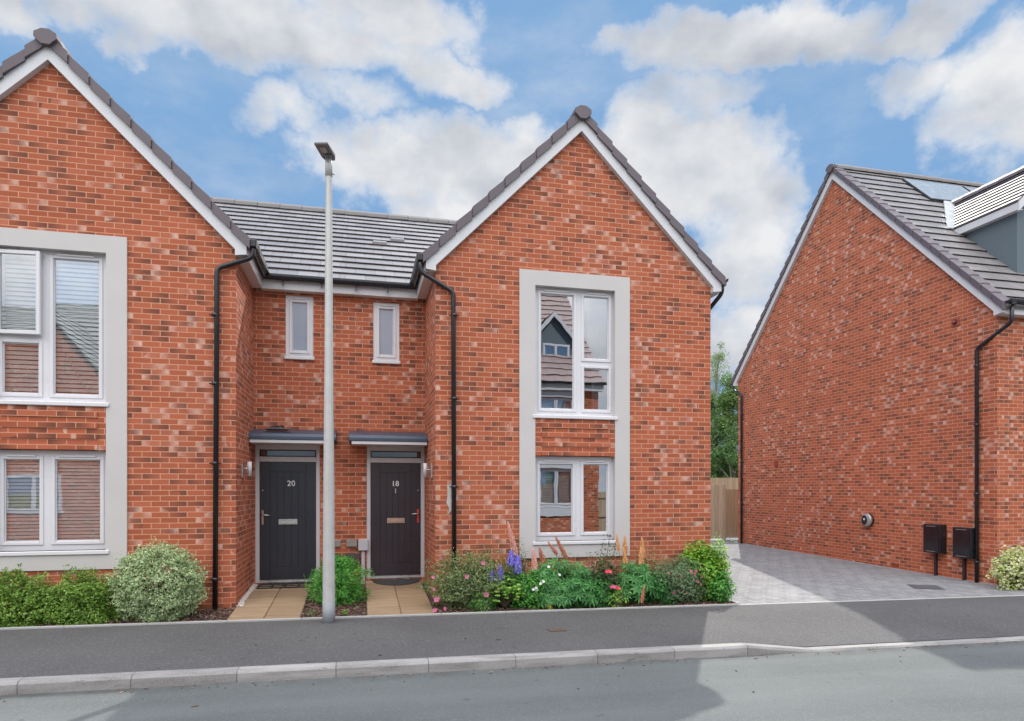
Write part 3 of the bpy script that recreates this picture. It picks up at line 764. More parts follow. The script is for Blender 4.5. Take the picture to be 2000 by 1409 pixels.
# ------------------------------------------------------------------ right-hand house (gable end towards us)
RX, RY0, RY1 = 11.83, 9.92, 18.58
RC = (RY0 + RY1) / 2; RH = (RY1 - RY0) / 2; RS = 1.045; RAP = 9.55
H3 = thing('brick_house', (RX, RY0, -.2), 'right brick house showing its tall side gable, with dormer and solar panels on its roof', 'house', 'red brick houses along the street')
mg = lambda s, z, d: (RX - d, s, z)
RXE = 20.5
rzl = RAP - RS * RH
w = MB()
w.poly([mg(*q, 0) for q in [(RY0, -.5), (RY1, -.5), (RY1, rzl), (RC, RAP), (RY0, rzl)]])
wf = lambda s, z, d: (s, RY0 - d, z)
FW = [(13.4, 14.7, 2.8, 4.3), (13.4, 14.7, .8, 2.1), (17.2, 18.5, 2.8, 4.3), (17.2, 18.5, .8, 2.1)]
wall_grid(w, wf, RX, RXE, -.5, rzl + .05, FW)
w.quad((RX, RY1, -.5), (RXE, RY1, -.5), (RXE, RY1, rzl), (RX, RY1, rzl))
w.poly([(RXE, RY0, -.5), (RXE, RY1, -.5), (RXE, RY1, rzl), (RXE, RC, RAP), (RXE, RY0, rzl)])
w.build('walls', M['brick'], H3)
for q in FW: window(H3, wf, *q, [(q[0] + .09, (q[0] + q[1]) / 2 - .06, q[2] + .09, q[3] - .09), ((q[0] + q[1]) / 2 + .06, q[1] - .09, q[2] + .09, q[3] - .09)], -.06)
ra = math.atan(RS); er = .24; RL = (RH + er) / math.cos(ra); rtop = RAP + .285
rf = MB(); eo = (RX - .05, RY0 - er, rtop - RS * (RH + er)); V3 = (0, math.cos(ra), math.sin(ra)); wd3 = RXE + .1 - (RX - .05)
roof_slope(rf, eo, (1, 0, 0), V3, [(0, 0), (wd3, 0), (wd3, RL), (0, RL)])
roof_slope(rf, (RX - .05, RY1 + er, rtop - RS * (RH + er)), (1, 0, 0), (0, -math.cos(ra), math.sin(ra)), [(0, 0), (wd3, 0), (wd3, RL), (0, RL)])
ro3 = rf.build('roof', M['tile'], H3)
ridge(ro3, (RX - .05, RC, rtop + .04), (RXE + .1, RC, rtop + .04), (0, 1, 0), 'ridge', 'tile_plain', .8)
gable_trim(H3, ro3, mg, RC, RH, RAP, RS, over=.17)
zs = rzl - .085
so = MB(); fa = MB()
for (yw, yo) in ((RY0, RY0 - .17), (RY1, RY1 + .17)):
    so.box(RX - .0, RXE, min(yw, yo), max(yw, yo), zs, zs + .02)
    k = -1 if yo < yw else 1
    fa = MB(); fa.box(RX + .001, RXE, min(yo - k * .022, yo), max(yo - k * .022, yo), zs + .021, zs + .25); fa.build('fascia', M['board'], H3)
so.build('soffit', M['soffit'], H3)
gz3 = zs + .23
gutter(H3, (RX - .06, RY0 - .24, gz3), (RXE, RY0 - .24, gz3), (0, 1, 0), brackets=(.12, .24, .36))
gutter(H3, (RX - .06, RY1 + .24, gz3), (RXE, RY1 + .24, gz3), (0, 1, 0))
downpipe(H3, [(RX + .06, RY0 - .24, gz3 - .03), (RX + .06, RY0 - .24, gz3 - .40), (RX - .065, RY0 + .36, gz3 - .78), (RX - .065, RY0 + .36, -.24)], [4.05, 2.9, 1.55, .22], (-1, 0, 0))
downpipe(H3, [(RX - .02, RY1 + .24, gz3 - .03), (RX - .02, RY1 + .24, gz3 - .32), (RX - .065, RY1 - .28, gz3 - .55), (RX - .065, RY1 - .28, -.12)], [4.0, 2.5, 1.2], (-1, 0, 0))
# dormer on the street slope
DX0, DX1, DYF = 13.18, 15.42, 10.62; DR = (DX0 + DX1) / 2; dze, dzr = 7.50, 8.66
rz = lambda y: eo[2] + (y - eo[1]) * RS
dm = MB()
for x in (DX0, DX1): dm.poly([(x, DYF, rz(DYF) - .15), (x, DYF, dze - .02), (x, eo[1] + (dze - eo[2]) / RS + .1, dze - .02)])
dm.poly([(DX0, DYF, rz(DYF) - .15), (DX0 + .55, DYF, rz(DYF) - .15), (DX0 + .55, DYF, 7.42), (DX0, DYF, 7.42)]); dm.poly([(DX1 - .55, DYF, rz(DYF) - .15), (DX1, DYF, rz(DYF) - .15), (DX1, DYF, 7.42), (DX1 - .55, DYF, 7.42)])
dm.poly([(DX0, DYF, 7.42), (DX1, DYF, 7.42), (DX1, DYF, dze - .02), (DR, DYF, dzr - .1), (DX0, DYF, dze - .02)])
dmo = dm.build('dormer', M['dormer'], H3)
wdm = lambda s, z, d: (s, DYF - d, z)
window(H3, wdm, DX0 + .55, DX1 - .55, 6.35, 7.42, [(DX0 + .63, DR - .04, 6.43, 7.34), (DR + .04, DX1 - .63, 6.43, 7.34)], -.03, name='dormer_window')
dr_ = MB(); da = math.atan2(dzr - dze, DR - DX0 + .14); dl = math.hypot(dzr - dze, DR - DX0 + .14)
for k, xe in ((1, DX0 - .14), (-1, DX1 + .14)):
    yb0 = eo[1] + (dze - eo[2]) / RS + .02; yb1 = eo[1] + (dzr - eo[2]) / RS + .02
    roof_slope(dr_, (xe, DYF - .14, dze), (0, 1, 0), (k * math.cos(da), 0, math.sin(da)), [(0, 0), (yb0 - DYF + .14, 0), (yb1 - DYF + .14, dl), (0, dl)], .19, .026)
dro = dr_.build('dormer_roof', M['tile_plain'], H3)
ridge(dro, (DR, DYF - .14, dzr + .045), (DR, eo[1] + (dzr - eo[2]) / RS + .1, dzr + .045), (1, 0, 0))
db = MB()
for k, xe in ((1, DX0 - .13), (-1, DX1 + .13)):
    db.box(min(xe, xe + k * .022), max(xe, xe + k * .022), DYF - .12, eo[1] + (dze - eo[2]) / RS, dze - .17, dze - .022)
    db.box(min(xe + k * .023, xe + k * .13), max(xe + k * .023, xe + k * .13), DYF - .12, eo[1] + (dze - eo[2]) / RS - .15, dze - .17, dze - .15)
    a, b = (xe, DR) if k > 0 else (DR, xe); 
    zz = lambda x: dze + (dzr - dze) * (1 - abs(x - DR) / (DR - DX0 + .14)) - .02
    db.prism([(xe, DYF - .15, zz(xe) - .19), (DR, DYF - .15, zz(DR) - .19), (DR, DYF - .15, zz(DR)), (xe, DYF - .15, zz(xe))], [(xe, DYF - .121, zz(xe) - .19), (DR, DYF - .121, zz(DR) - .19), (DR, DYF - .121, zz(DR)), (xe, DYF - .121, zz(xe))])
db.build('dormer_bargeboard', M['board'], H3)
fl = MB(); nV = Vector((0, -math.sin(ra), math.cos(ra)))
def onroof(x, y, lift): p = Vector((x, y, rz(y))) + nV * lift; return tuple(p)
y0 = eo[1] + (dze - eo[2]) / RS; y1 = eo[1] + (dzr - eo[2]) / RS
fl.prism([onroof(DX0 - .32, y0 - .03, .03), onroof(DX0 - .12, y0 - .03, .03), onroof(DR, y1, .03), onroof(DR - .22, y1 + .1, .03)], [onroof(DX0 - .32, y0 - .03, .06), onroof(DX0 - .12, y0 - .03, .06), onroof(DR, y1, .06), onroof(DR - .22, y1 + .1, .06)])
fl.build('flashing', M['lead'], H3)
# solar panels laid into the tiles
for (xa, xb) in ((13.62, 15.46), (15.52, 17.36)):
    yA, yB = 13.16, 14.02
    p = MB(); p.prism([onroof(xa, yA, .03), onroof(xb, yA, .03), onroof(xb, yB, .03), onroof(xa, yB, .03)], [onroof(xa, yA, .07), onroof(xb, yA, .07), onroof(xb, yB, .07), onroof(xa, yB, .07)])
    so_ = p.build('solar_panel', M['solarframe'], H3)
    g_ = MB(); i_ = .025; g_.quad(onroof(xa + i_, yA + i_, .074), onroof(xb - i_, yA + i_, .074), onroof(xb - i_, yB - i_, .074), onroof(xa + i_, yB - i_, .074)); g_.build('solar_glass', M['solar'], so_)
# wall fittings on the gable
def meter(y0, y1, z0, z1, stem_y, zg, d=.19):
    b = MB(); b.mbox(mg, y0, y1, z0, z1, .001, d); o = bevel(b.build('meter_box', M['black'], H3), .012, 2)
    f = MB(); f.mbox(mg, y0 + .02, y1 - .02, z0 + .02, z1 - .02, d + .0005, d + .012); bevel(f.build('meter_door', M['blackbox'], o), .004)
    h = MB()
    for z in (z0 + .035, z1 - .045): h.mbox(mg, y0 + .09, y1 - .09, z, z + .008, d + .0125, d + .017)
    h.build('hinge', M['steel'], o)
    s = MB(); s.mbox(mg, stem_y - .025, stem_y + .025, zg, z0, .001, .055); s.build('meter_duct', M['stem'], o)
meter(11.00, 11.40, .31, .91, 11.24, -.19)
meter(10.31, 10.72, .27, .88, 10.58, -.22, .17)
ev = MB(); ev.sm = True; prev = None
cy, cz = 13.1, .905
ev.tube([(RX - .001, cy, cz), (RX - .05, cy, cz)], .155, 28); evo = ev.build('car_charger', M['black'], H3)
e2 = MB(); e2.tube([(RX - .051, cy, cz), (RX - .09, cy, cz), (RX - .105, cy, cz)], [.155, .150, .125], 28); e2.build('charger_cover', M['charger'], evo)
e3 = MB(); pts = [(cy + .15 * math.cos(t), cz + .135 * math.sin(t)) for t in [R(x) for x in range(75, 290, 15)]]
pts = [(cy + .035 + .085 * math.cos(R(t)), cz + .115 * math.sin(R(t))) for t in range(0, 360, 20)]
e3.prism([(RX - .1055, a, b) for a, b in pts], [(RX - .113, a, b) for a, b in pts]); e3.build('charger_panel', M['blackbox'], evo)
e4 = MB(); e4.box(RX - .116, RX - .1135, cy + .01, cy + .06, cz + .0, cz + .045); e4.build('charger_socket', M['upvc'], evo)
def rvent(y, z, s):
    v = MB(); v.mbox(mg, y - s, y + s, z - s, z + s, .001, .02); o = bevel(v.build('wall_vent', M['vent'], H3), .004)
    h = MB(); h.tube([mg(y, z, .0205), mg(y, z, .03)], s * .62, 14); h.build('vent_outlet', M['dkgrey'], o)
    h2 = MB(); h2.tube([mg(y, z, .0305), mg(y, z, .055)], s * .36, 12); h2.build('vent_core', M['vent'], o)
rvent(10.80, 5.04, .085)
v = MB(); v.mbox(mg, 16.55, 16.70, 2.30, 2.47, .001, .03); bevel(v.build('flue_vent', M['airbrick'], H3), .004)
v = MB(); v.mbox(mg, 12.22, 12.44, -.105, -.035, .001, .006)
v.build('air_brick', M['airbrick'], H3)

# ------------------------------------------------------------------ houses across the road (seen mirrored in the windows)
HR = thing('brick_house', (5.4, .2, -.2), 'brown roofed house across the road with white barged dormer, mirrored in the middle windows', 'house', 'houses across the road')
OX0, OX1, OY, OYb = 3.3, 7.42, .25, -8.
mo_ = lambda s, z, d: (s, OY + d, z)
w = MB(); OW = [(5.45, 6.60, 1.1, 2.28), (5.45, 6.60, 3.35, 4.5), (3.8, 4.8, 1.1, 2.28), (3.8, 4.8, 3.35, 4.5)]
wall_grid(w, mo_, OX0, OX1, -.4, 4.9, OW)
oz = lambda y: 4.95 + (OY + .15 - y) * 1.25
orY = (OY + OYb) / 2; orz = 4.95 + (OY - orY) * 1.0
for x in (OX0, OX1): w.poly([(x, OY, -.4), (x, OYb, -.4), (x, OYb, 4.9), (x, orY, orz), (x, OY, 4.9)])
w.quad((OX0, OYb, -.4), (OX1, OYb, -.4), (OX1, OYb, 4.9), (OX0, OYb, 4.9))
w.build('walls', M['brick_far'], HR)
for q in OW:
    window(HR, mo_, *q, [(q[0] + .08, (q[0] + q[1]) / 2 - .05, q[2] + .08, q[3] - .08), ((q[0] + q[1]) / 2 + .05, q[1] - .08, q[2] + .08, q[3] - .08)], -.05, room=False, blind=.05)
ap = MB()
for q in OW: ap.mbox(mo_, q[0] - .1, q[1] + .1, q[2] - .30, q[2] - .058, .001, .05); ap.mbox(mo_, q[0] - .1, q[1] + .1, q[3] + .01, q[3] + .2, .001, .04)
ap.build('render_band', M['board'], HR)
oa = math.atan(1.0); ol = (OY + .25 - orY) / math.cos(oa)
r_ = MB()
roof_slope(r_, (OX0 - .1, OY + .25, 4.95), (1, 0, 0), (0, -math.cos(oa), math.sin(oa)), [(0, 0), (OX1 - OX0 + .2, 0), (OX1 - OX0 + .2, ol), (0, ol)])
roof_slope(r_, (OX0 - .1, OYb - .25, 4.95), (1, 0, 0), (0, math.cos(oa), math.sin(oa)), [(0, 0), (OX1 - OX0 + .2, 0), (OX1 - OX0 + .2, ol), (0, ol)])
r_.build('roof', M['tile_brown'], HR)
fa = MB(); fa.box(OX0, OX1 + .1, OY + .16, OY + .19, 4.72, 4.93); fa.box(OX0, OX1 + .1, OY + .001, OY + .16, 4.72, 4.74); fa.build('fascia', M['board'], HR)
gutter(HR, (OX0 - .05, OY + .26, 4.95), (OX1 + .15, OY + .26, 4.95), (0, 1, 0))
ddx0, ddx1, ddr, ddy = 5.45, 6.9, 6.17, -.55
d_ = MB(); d_.poly([(ddx0, ddy, 5.3), (ddx1, ddy, 5.3), (ddx1, ddy, 6.5), (ddr, ddy, 7.3), (ddx0, ddy, 6.5)])
for x in (ddx0, ddx1): d_.poly([(x, ddy, 5.3), (x, ddy, 6.5), (x, ddy - 1.2, 6.5)])
d_.build('dormer', M['dormer'], HR)
mdo = lambda s, z, d: (s, ddy + d, z)
window(HR, mdo, 5.78, 6.72, 5.55, 6.35, [(5.86, 6.2, 5.62, 6.28), (6.29, 6.64, 5.62, 6.28)], .05, room=False, name='dormer_window', blind=.05)
dr2 = MB()
for k, xe in ((1, ddx0 - .12), (-1, ddx1 + .12)):
    an = math.atan2(.95, abs(ddr - xe)); ll = math.hypot(.95, ddr - xe)
    roof_slope(dr2, (xe, ddy + .12, 6.42), (0, -1, 0), (k * math.cos(an), 0, math.sin(an)), [(0, 0), (1.6, 0), (2.4, ll), (0, ll)], .2, .02)
dr2.build('dormer_roof', M['tile_brown'], HR)
db = MB()
for xe in (ddx0 - .12, ddx1 + .12):
    db.prism([(xe, ddy + .13, 6.26), (ddr, ddy + .13, 7.21), (ddr, ddy + .13, 7.38), (xe, ddy + .13, 6.43)], [(xe, ddy + .16, 6.26), (ddr, ddy + .16, 7.21), (ddr, ddy + .16, 7.38), (xe, ddy + .16, 6.43)])
db.build('dormer_bargeboard', M['upvc'], HR)

HL = thing('brick_house', (-10.2, -4.3, -.2), 'orange brick house across the road with a front gable, mirrored in the left blinds', 'house', 'houses across the road')
ml = lambda s, z, d: (s, -4.3 + d, z)
w = MB(); w.poly([(-12.2, -4.3, -.4), (-8.2, -4.3, -.4), (-8.2, -4.3, 5.3), (-10.2, -4.3, 7.7), (-12.2, -4.3, 5.3)])
w.quad((-8.2, -4.3, -.4), (-8.2, -5.6, -.4), (-8.2, -5.6, 5.3), (-8.2, -4.3, 5.3)); w.quad((-12.2, -4.3, -.4), (-12.2, -5.6, -.4), (-12.2, -5.6, 5.3), (-12.2, -4.3, 5.3))
w.quad((-16.5, -5.6, -.4), (-7.4, -5.6, -.4), (-7.4, -5.6, 5.2), (-16.5, -5.6, 5.2))
w.poly([(-7.4, -5.6, -.4), (-7.4, -13.6, -.4), (-7.4, -13.6, 5.2), (-7.4, -9.6, 8.9), (-7.4, -5.6, 5.2)])
w.quad((-16.5, -13.6, -.4), (-7.4, -13.6, -.4), (-7.4, -13.6, 5.2), (-16.5, -13.6, 5.2)); w.poly([(-16.5, -5.6, -.4), (-16.5, -13.6, -.4), (-16.5, -13.6, 5.2), (-16.5, -9.6, 8.9), (-16.5, -5.6, 5.2)])
w.build('walls', M['brick_far'], HL)
r_ = MB()
an = math.atan2(2.4, 2.); ll = math.hypot(2.4, 2.) * 1.12
for k in (-1, 1): roof_slope(r_, (-10.2 + k * 2.24, -4.15, 7.85 - 2.4 * 1.12), (0, -1, 0), (-k * math.cos(an), 0, math.sin(an)), [(0, 0), (5.5, 0), (5.5, ll), (0, ll)])
an = math.atan2(3.7, 4.); ll = math.hypot(3.7, 4.) * 1.06
roof_slope(r_, (-16.6, -5.36, 5.1), (1, 0, 0), (0, -math.cos(an), math.sin(an)), [(0, 0), (9.3, 0), (9.3, ll), (0, ll)])
roof_slope(r_, (-16.6, -13.84, 5.1), (1, 0, 0), (0, math.cos(an), math.sin(an)), [(0, 0), (9.3, 0), (9.3, ll), (0, ll)])
r_.build('roof', M['tile_back'], HL)
for q in ((-11., -9.4, .9, 2.1), (-11., -9.4, 3.2, 4.5)):
    window(HL, ml, *q, [(q[0] + .08, (q[0] + q[1]) / 2 - .05, q[2] + .08, q[3] - .08), ((q[0] + q[1]) / 2 + .05, q[1] - .08, q[2] + .08, q[3] - .08)], .05, room=False, blind=.05)

# ------------------------------------------------------------------ ground, road, kerb, paths
zf = lambda x, y: -.069 - .0114 * x + .014 * (y - 8.9)
YK, YE = 6.66, 8.90           # kerb face, back edge of the footway
def sheet(name, xs, ys, zfun, mat, **kw):
    b = MB(); idx = {}
    for i, x in enumerate(xs):
        for j, y in enumerate(ys): idx[i, j] = len(b.v); b.v.append((x, y, zfun(x, y)))
    for i in range(len(xs) - 1):
        for j in range(len(ys) - 1):
            b.f.append([idx[i, j], idx[i + 1, j], idx[i + 1, j + 1], idx[i, j + 1]]); b.uv.append(None); b.mi.append(0); b.smooth.append(True)
    return setp(b.build(name, mat), kind='structure')
sheet('ground', [-400, -60, 0, 60, 400], [-400, -40, 0, 40, 120, 400], lambda x, y: -1.2 if abs(x) > 50 or abs(y) > 50 else -.55, M['grassfar'])
xs = [-45, -30, -15, -8, -4, -2, 0, 2, 4, 4.36, 5.22, 6, 8, 10, 12, 16, 24, 45]
drop = lambda x: 0. if x < 4.36 else (.092 if x > 5.22 else .092 * (x - 4.36) / .86)
zroad = lambda x, y: zf(x, YK) - .118 + .016 * min(3., max(0., YK - y)) - .016 * max(0., 3.6 - y)
sheet('road', xs, [1.0, 2.2, 3.6, 5., 6., YK + .05], zroad, M['road'])
sheet('far_footway', xs, [-4.0, -1., 1.0], lambda x, y: zroad(x, 1.0) + .10, M['asphalt'])
sheet('footway', xs, [YK + .125, YK + .8, YK + 1.3, YE], lambda x, y: zf(x, y) - drop(x) * max(0., 1 - (y - YK) / 1.3) - .004, M['asphalt'])
kb = MB(); x = -30.0; js = [-30.]
stones = []
x = 4.36
while x > -30: stones.append((x - .915, x)); x -= .915
stones.append((4.36, 5.22)); x = 5.22
while x < 30: stones.append((x, x + .915)); x += .915
for (a, b) in stones:
    g_ = .0022
    def sec(x):
        t = zf(x, YK) - drop(x); bt = zroad(x, YK) - .12
        return [(x, YK - .012, bt), (x, YK - .004, t - .03), (x, YK + .018, t - .003), (x, YK + .13, t), (x, YK + .13, bt)]
    kb.prism(sec(a + g_), sec(b - g_))
setp(bevel(kb.build('kerb', M['kerb']), .003), kind='structure')
kj = MB(); kj.box(-30, 30, YK + .01, YK + .12, -1.0, -.9); 
jb = MB()
for i in range(len(xs) - 1):
    a, b = xs[i], xs[i + 1]
    if a < -29: a = -30
    if b > 29: b = 30
    if b <= a: continue
    ss = lambda x: [(x, YK + .012, zroad(x, YK) - .1), (x, YK + .012, zf(x, YK) - drop(x) - .02), (x, YK + .12, zf(x, YK) - drop(x) - .012), (x, YK + .12, zroad(x, YK) - .1)]
    jb.prism(ss(a), ss(b))
setp(jb.build('kerb_joint', M['irongrey']), kind='structure')
# concrete edging along the back of the footway
eb = MB()
for (a, b) in [(-30 + i * .915, -30 + (i + 1) * .915) for i in range(66)]:
    mid_ = (a + b) / 2
    if -1.71 < mid_ < -.74 or .12 < mid_ < 1.03: pass
    hi = .018 if mid_ < 5.75 else .004
    eb.prism([(a + .002, YE, zf(a, YE) - .15), (a + .002, YE + .055, zf(a, YE) - .15), (a + .002, YE + .055, zf(a, YE) + hi), (a + .002, YE, zf(a, YE) + hi)],
             [(b - .002, YE, zf(b, YE) - .15), (b - .002, YE + .055, zf(b, YE) - .15), (b - .002, YE + .055, zf(b, YE) + hi), (b - .002, YE, zf(b, YE) + hi)])
setp(bevel(eb.build('edging', M['edging']), .004), kind='structure')
zdoor = .095
def zbed(x, y):
    t = min(1, max(0, (y - YE) / (YB - YE))); return (zf(x, YE) - .01) * (1 - t) + (zdoor - .05) * t
sheet('flower_bed', [-12, -6.3, -5, -4, -3, -2, -1.665, -1.2, -.74, -.3, .12, .6, 1.125, 2, 3, 4, 5, 5.70], [YE + .055, 9.3, 9.8, 10.4, 11.32], lambda x, y: zbed(x, y) + .02 * mnoise.noise((x * 2, y * 2, 0)) - .012, M['soil'])
zdr = lambda x, y: zf(x, YE) + .013 * (y - YE) + .002
sheet('driveway', [5.74, 7, 9, 10.5, RX], [YE + .055, 10, 12, 14, 17, 21.], zdr, M['pavers'])
sheet('driveway_apron', [RX, 14, 17, 22, 40], [YE + .055, 9.30], lambda x, y: zf(x, y) + .002, M['pavers'])
sheet('right_bed', [RX, 14, 17, 22, 30], [9.30, 9.6, RY0 + .02], lambda x, y: zf(x, YE) + .03, M['soil'])
sheet('garden_paving', [5.74, 9, 13.5], [19.35, 21.9], lambda x, y: zdr(x, y) + .008, M['concrete'])
de = MB()
de.prism([(5.70, YE + .056, zf(5.7, YE) - .1), (5.742, YE + .056, zf(5.7, YE) - .1), (5.742, YE + .056, zf(5.7, YE) + .02), (5.70, YE + .056, zf(5.7, YE) + .02)], [(5.70, YF, .0 - .1), (5.742, YF, -.1), (5.742, YF, zdr(5.7, YF) + .02), (5.70, YF, zdr(5.7, YF) + .02)])
de.box(RX - .045, RX - .003, YE + .056, RY1, -.4, -.395)
for (ya, yb) in ((YE + .056, RY1),):
    de.prism([(RX - .04, ya, zdr(RX, ya) - .1), (RX - .002, ya, zdr(RX, ya) - .1), (RX - .002, ya, zdr(RX, ya) + .006), (RX - .04, ya, zdr(RX, ya) + .006)], [(RX - .04, yb, zdr(RX, yb) - .1), (RX - .002, yb, zdr(RX, yb) - .1), (RX - .002, yb, zdr(RX, yb) + .006), (RX - .04, yb, zdr(RX, yb) + .006)])
setp(de.build('driveway_edging', M['edging']), kind='structure')
def path(x0, x1, fl_, rows):
    b = MB(); b.cm = 1
    y0, y1 = YE + .0, YB - .04
    zp = lambda x, y: (zf(x, YE) + .006) * (1 - (y - y0) / (y1 - y0)) + zdoor * ((y - y0) / (y1 - y0))
    b.quad((x0, y0, zp(x0, y0) - .012), (x1, y0, zp(x1, y0) - .012), (x1, y1, zp(x1, y1) - .012), (x0, y1, zp(x0, y1) - .012)); b.cm = 0
    xm = (x0 + x1) / 2
    ys = [y0 - .002] + [y0 + (y1 - y0) * r for r in rows] + [y1]
    for (a, c) in ((x0, xm), (xm, x1)):
        for k in range(len(ys) - 1):
            p, q = ys[k] + .012, ys[k + 1] - .012; g_ = .008
            b.prism([(a + g_, p, zp(a, p) - .04), (c - g_, p, zp(c, p) - .04), (c - g_, q, zp(c, q) - .04), (a + g_, q, zp(a, q) - .04)], [(a + g_, p, zp(a, p)), (c - g_, p, zp(c, p)), (c - g_, q, zp(c, q)), (a + g_, q, zp(a, q))])
    o = b.build('path', [M['slab'], M['sand']]); bevel(o, .004); return setp(o, kind='structure'), zp
p20, zp20 = path(-1.66, -.745, 0, (.10, .33, .56, .79))
p18, zp18 = path(.115, 1.035, 0, (.22, .46, .70, .93))

def scatter_chips(name, mat, regions, n, size, flat=.3):
    b = MB(); rng = random.Random(5)
    for _ in range(n):
        x0, x1, y0, y1 = rng.choices(regions, [(r[1] - r[0]) * (r[3] - r[2]) for r in regions])[0]
        x, y = rng.uniform(x0, x1), rng.uniform(y0, y1); z = zbed(x, y) + rng.uniform(0., .02)
        L = size * rng.uniform(.5, 1.4); W_ = L * rng.uniform(.25, .5); a = rng.uniform(0, PI); t = rng.uniform(-.4, .4); t2 = rng.uniform(-.3, .3)
        ca, sa = math.cos(a), math.sin(a)
        q = []
        for (u, v) in ((-L, -W_), (L * .9, -W_ * .6), (L, W_), (-L * .8, W_ * .8)):
            q.append((x + u * ca - v * sa, y + u * sa + v * ca, z + u * math.sin(t) + v * math.sin(t2)))
        q2 = [(p[0], p[1], p[2] - size * flat) for p in q]
        b.prism(q2, q)
    return setp(b.build(name, mat), kind='stuff')
scatter_chips('bark_mulch', M['chips'], [(-6, -1.68, YE + .06, 9.74), (-.74, .11, YE + .06, 11.2), (1.04, 5.68, YE + .06, 9.74)], 9000, .020)
pb = MB(); rng = random.Random(3)
for _ in range(420):
    y = rng.uniform(9.72, 11.22); x = -1.66 + rng.uniform(.0, .06 + .03 * (y < 9.9)); z = zp20(-1.6, y) + .004; r = rng.uniform(.008, .017)
    pts = [(x + r * math.cos(t) * rng.uniform(.7, 1.1), y + r * math.sin(t) * rng.uniform(.7, 1.1)) for t in [k * PI / 3 for k in range(6)]]
    pb.prism([(a, b, z) for a, b in pts], [(x + (a - x) * .6, y + (b - y) * .6, z + r * 1.1) for a, b in pts])
setp(pb.build('pebble_strip', M['pebble']), kind='stuff')

gr = MB(); rng = random.Random(8)
for _ in range(240):
    x = rng.uniform(-6, 9); y = YK - abs(rng.gauss(0, .09)) - .02 if rng.random() < .75 else rng.uniform(4.6, 8.7)
    z = (zroad(x, y) if y < YK else zf(x, y)) + .001
    if YK - .02 < y < YK + .14: continue
    if y > YK and x > 4.2 and y < YK + 1.35: continue
    L = rng.uniform(.006, .016) if rng.random() < .85 else rng.uniform(.018, .03); a = rng.uniform(0, PI); ca, sa = math.cos(a) * L, math.sin(a) * L
    q = [(x + ca, y + sa), (x - sa * .5, y + ca * .5), (x - ca, y - sa), (x + sa * .5, y - ca * .5)]
    gr.prism([(u, v, z) for u, v in q], [(u, v, z + .006) for u, v in q])
setp(gr.build('road_grit', M['chips']), kind='stuff')
# ------------------------------------------------------------------ street furniture and small things
LX, LY = -.37, 8.70; lz = zf(LX, LY)
LP = thing('street_lamp', (LX, LY, lz), 'tall galvanised street lamp standing on the footway between the two doors', 'street lamp')
b = MB(); b.tube([(LX, LY, lz - .05), (LX, LY, lz + .27)], .0795, 12); b.build('post_root', M['postbase'], LP)
b = MB(); b.tube([(LX, LY, lz + .27), (LX, LY, lz + 1.6), (LX, LY, lz + 3.2), (LX, LY, lz + 5.80)], [.0785, .071, .056, .040], 12)
for p in range(len(b.smooth)): b.smooth[p] = False
b.build('post', M['post'], LP)
b = MB(); b.tube([(LX, LY, lz + 5.74), (LX, LY, lz + 6.0)], .045, 14); b.tube([(LX + .045, LY, lz + 5.78), (LX + .075, LY - .01, lz + 5.775)], .009, 6); b.build('collar', M['post'], LP)
b = MB()
hz = lz + 5.99
def lrot(p):
    an = R(-15); x, y = (p[0] - LX) * .70, (p[1] - LY) * .74
    return (LX + x * math.cos(an) - y * math.sin(an), LY + x * math.sin(an) + y * math.cos(an), p[2])
b.prism([lrot(p) for p in [(LX - .125, LY - .42, hz), (LX + .125, LY - .42, hz), (LX + .125, LY - .02, hz - .01), (LX + .09, LY + .09, hz - .015), (LX - .09, LY + .09, hz - .015), (LX - .125, LY - .02, hz - .01)]],
        [lrot(p) for p in [(LX - .125, LY - .43, hz + .03), (LX + .125, LY - .43, hz + .03), (LX + .125, LY - .02, hz + .045), (LX + .09, LY + .10, hz + .05), (LX - .09, LY + .10, hz + .05), (LX - .125, LY - .02, hz + .045)]])
lo = bevel(b.build('lantern', M['lantern'], LP), .01, 2)
b = MB(); b.prism([lrot(p) for p in [(LX - .055, LY - .34, hz - .012), (LX + .045, LY - .34, hz - .012), (LX + .045, LY - .19, hz - .014), (LX - .055, LY - .19, hz - .014)]], [lrot(p) for p in [(LX - .055, LY - .34, hz - .0035), (LX + .045, LY - .34, hz - .0035), (LX + .045, LY - .19, hz - .0055), (LX - .055, LY - .19, hz - .0055)]]); b.build('lens', M['lens'], lo)
b = MB(); b.box(LX - .04, LX + .04, LY - .10, LY - .02, hz - .03, hz - .012); bevel(b.build('lantern_bracket', M['lantern'], lo), .006)

c = MB(); zc_ = zf(2.41, 7.78)
c.box(2.30, 2.52, 7.70, 7.84, zc_ - .03, zc_ + .004); 
for i in range(4): c.box(2.32 + i * .05, 2.345 + i * .05, 7.72, 7.82, zc_ + .004, zc_ + .008)
setp(c.build('stopcock_cover', M['iron'], None, (2.41, 7.77, zc_)), 'small rusty rectangular water cover set in the footway', 'cover')
c = MB(); zc_ = zdr(10.1, 10.0)
q = [(9.82, 9.80), (10.32, 9.62), (10.60, 10.08), (10.10, 10.26)]
c.prism([(x, y, zdr(x, y) - .05) for x, y in q], [(x, y, zdr(x, y) + .006) for x, y in q])
q2 = [(9.90, 9.835), (10.29, 9.69), (10.52, 10.05), (10.13, 10.20)]
c.prism([(x, y, zdr(x, y) + .0) for x, y in q2], [(x, y, zdr(x, y) + .012) for x, y in q2])
setp(c.build('drain_cover', M['irongrey'], None, (10.2, 9.95, zc_)), 'dark square drain cover set in the grey block paved drive', 'cover')
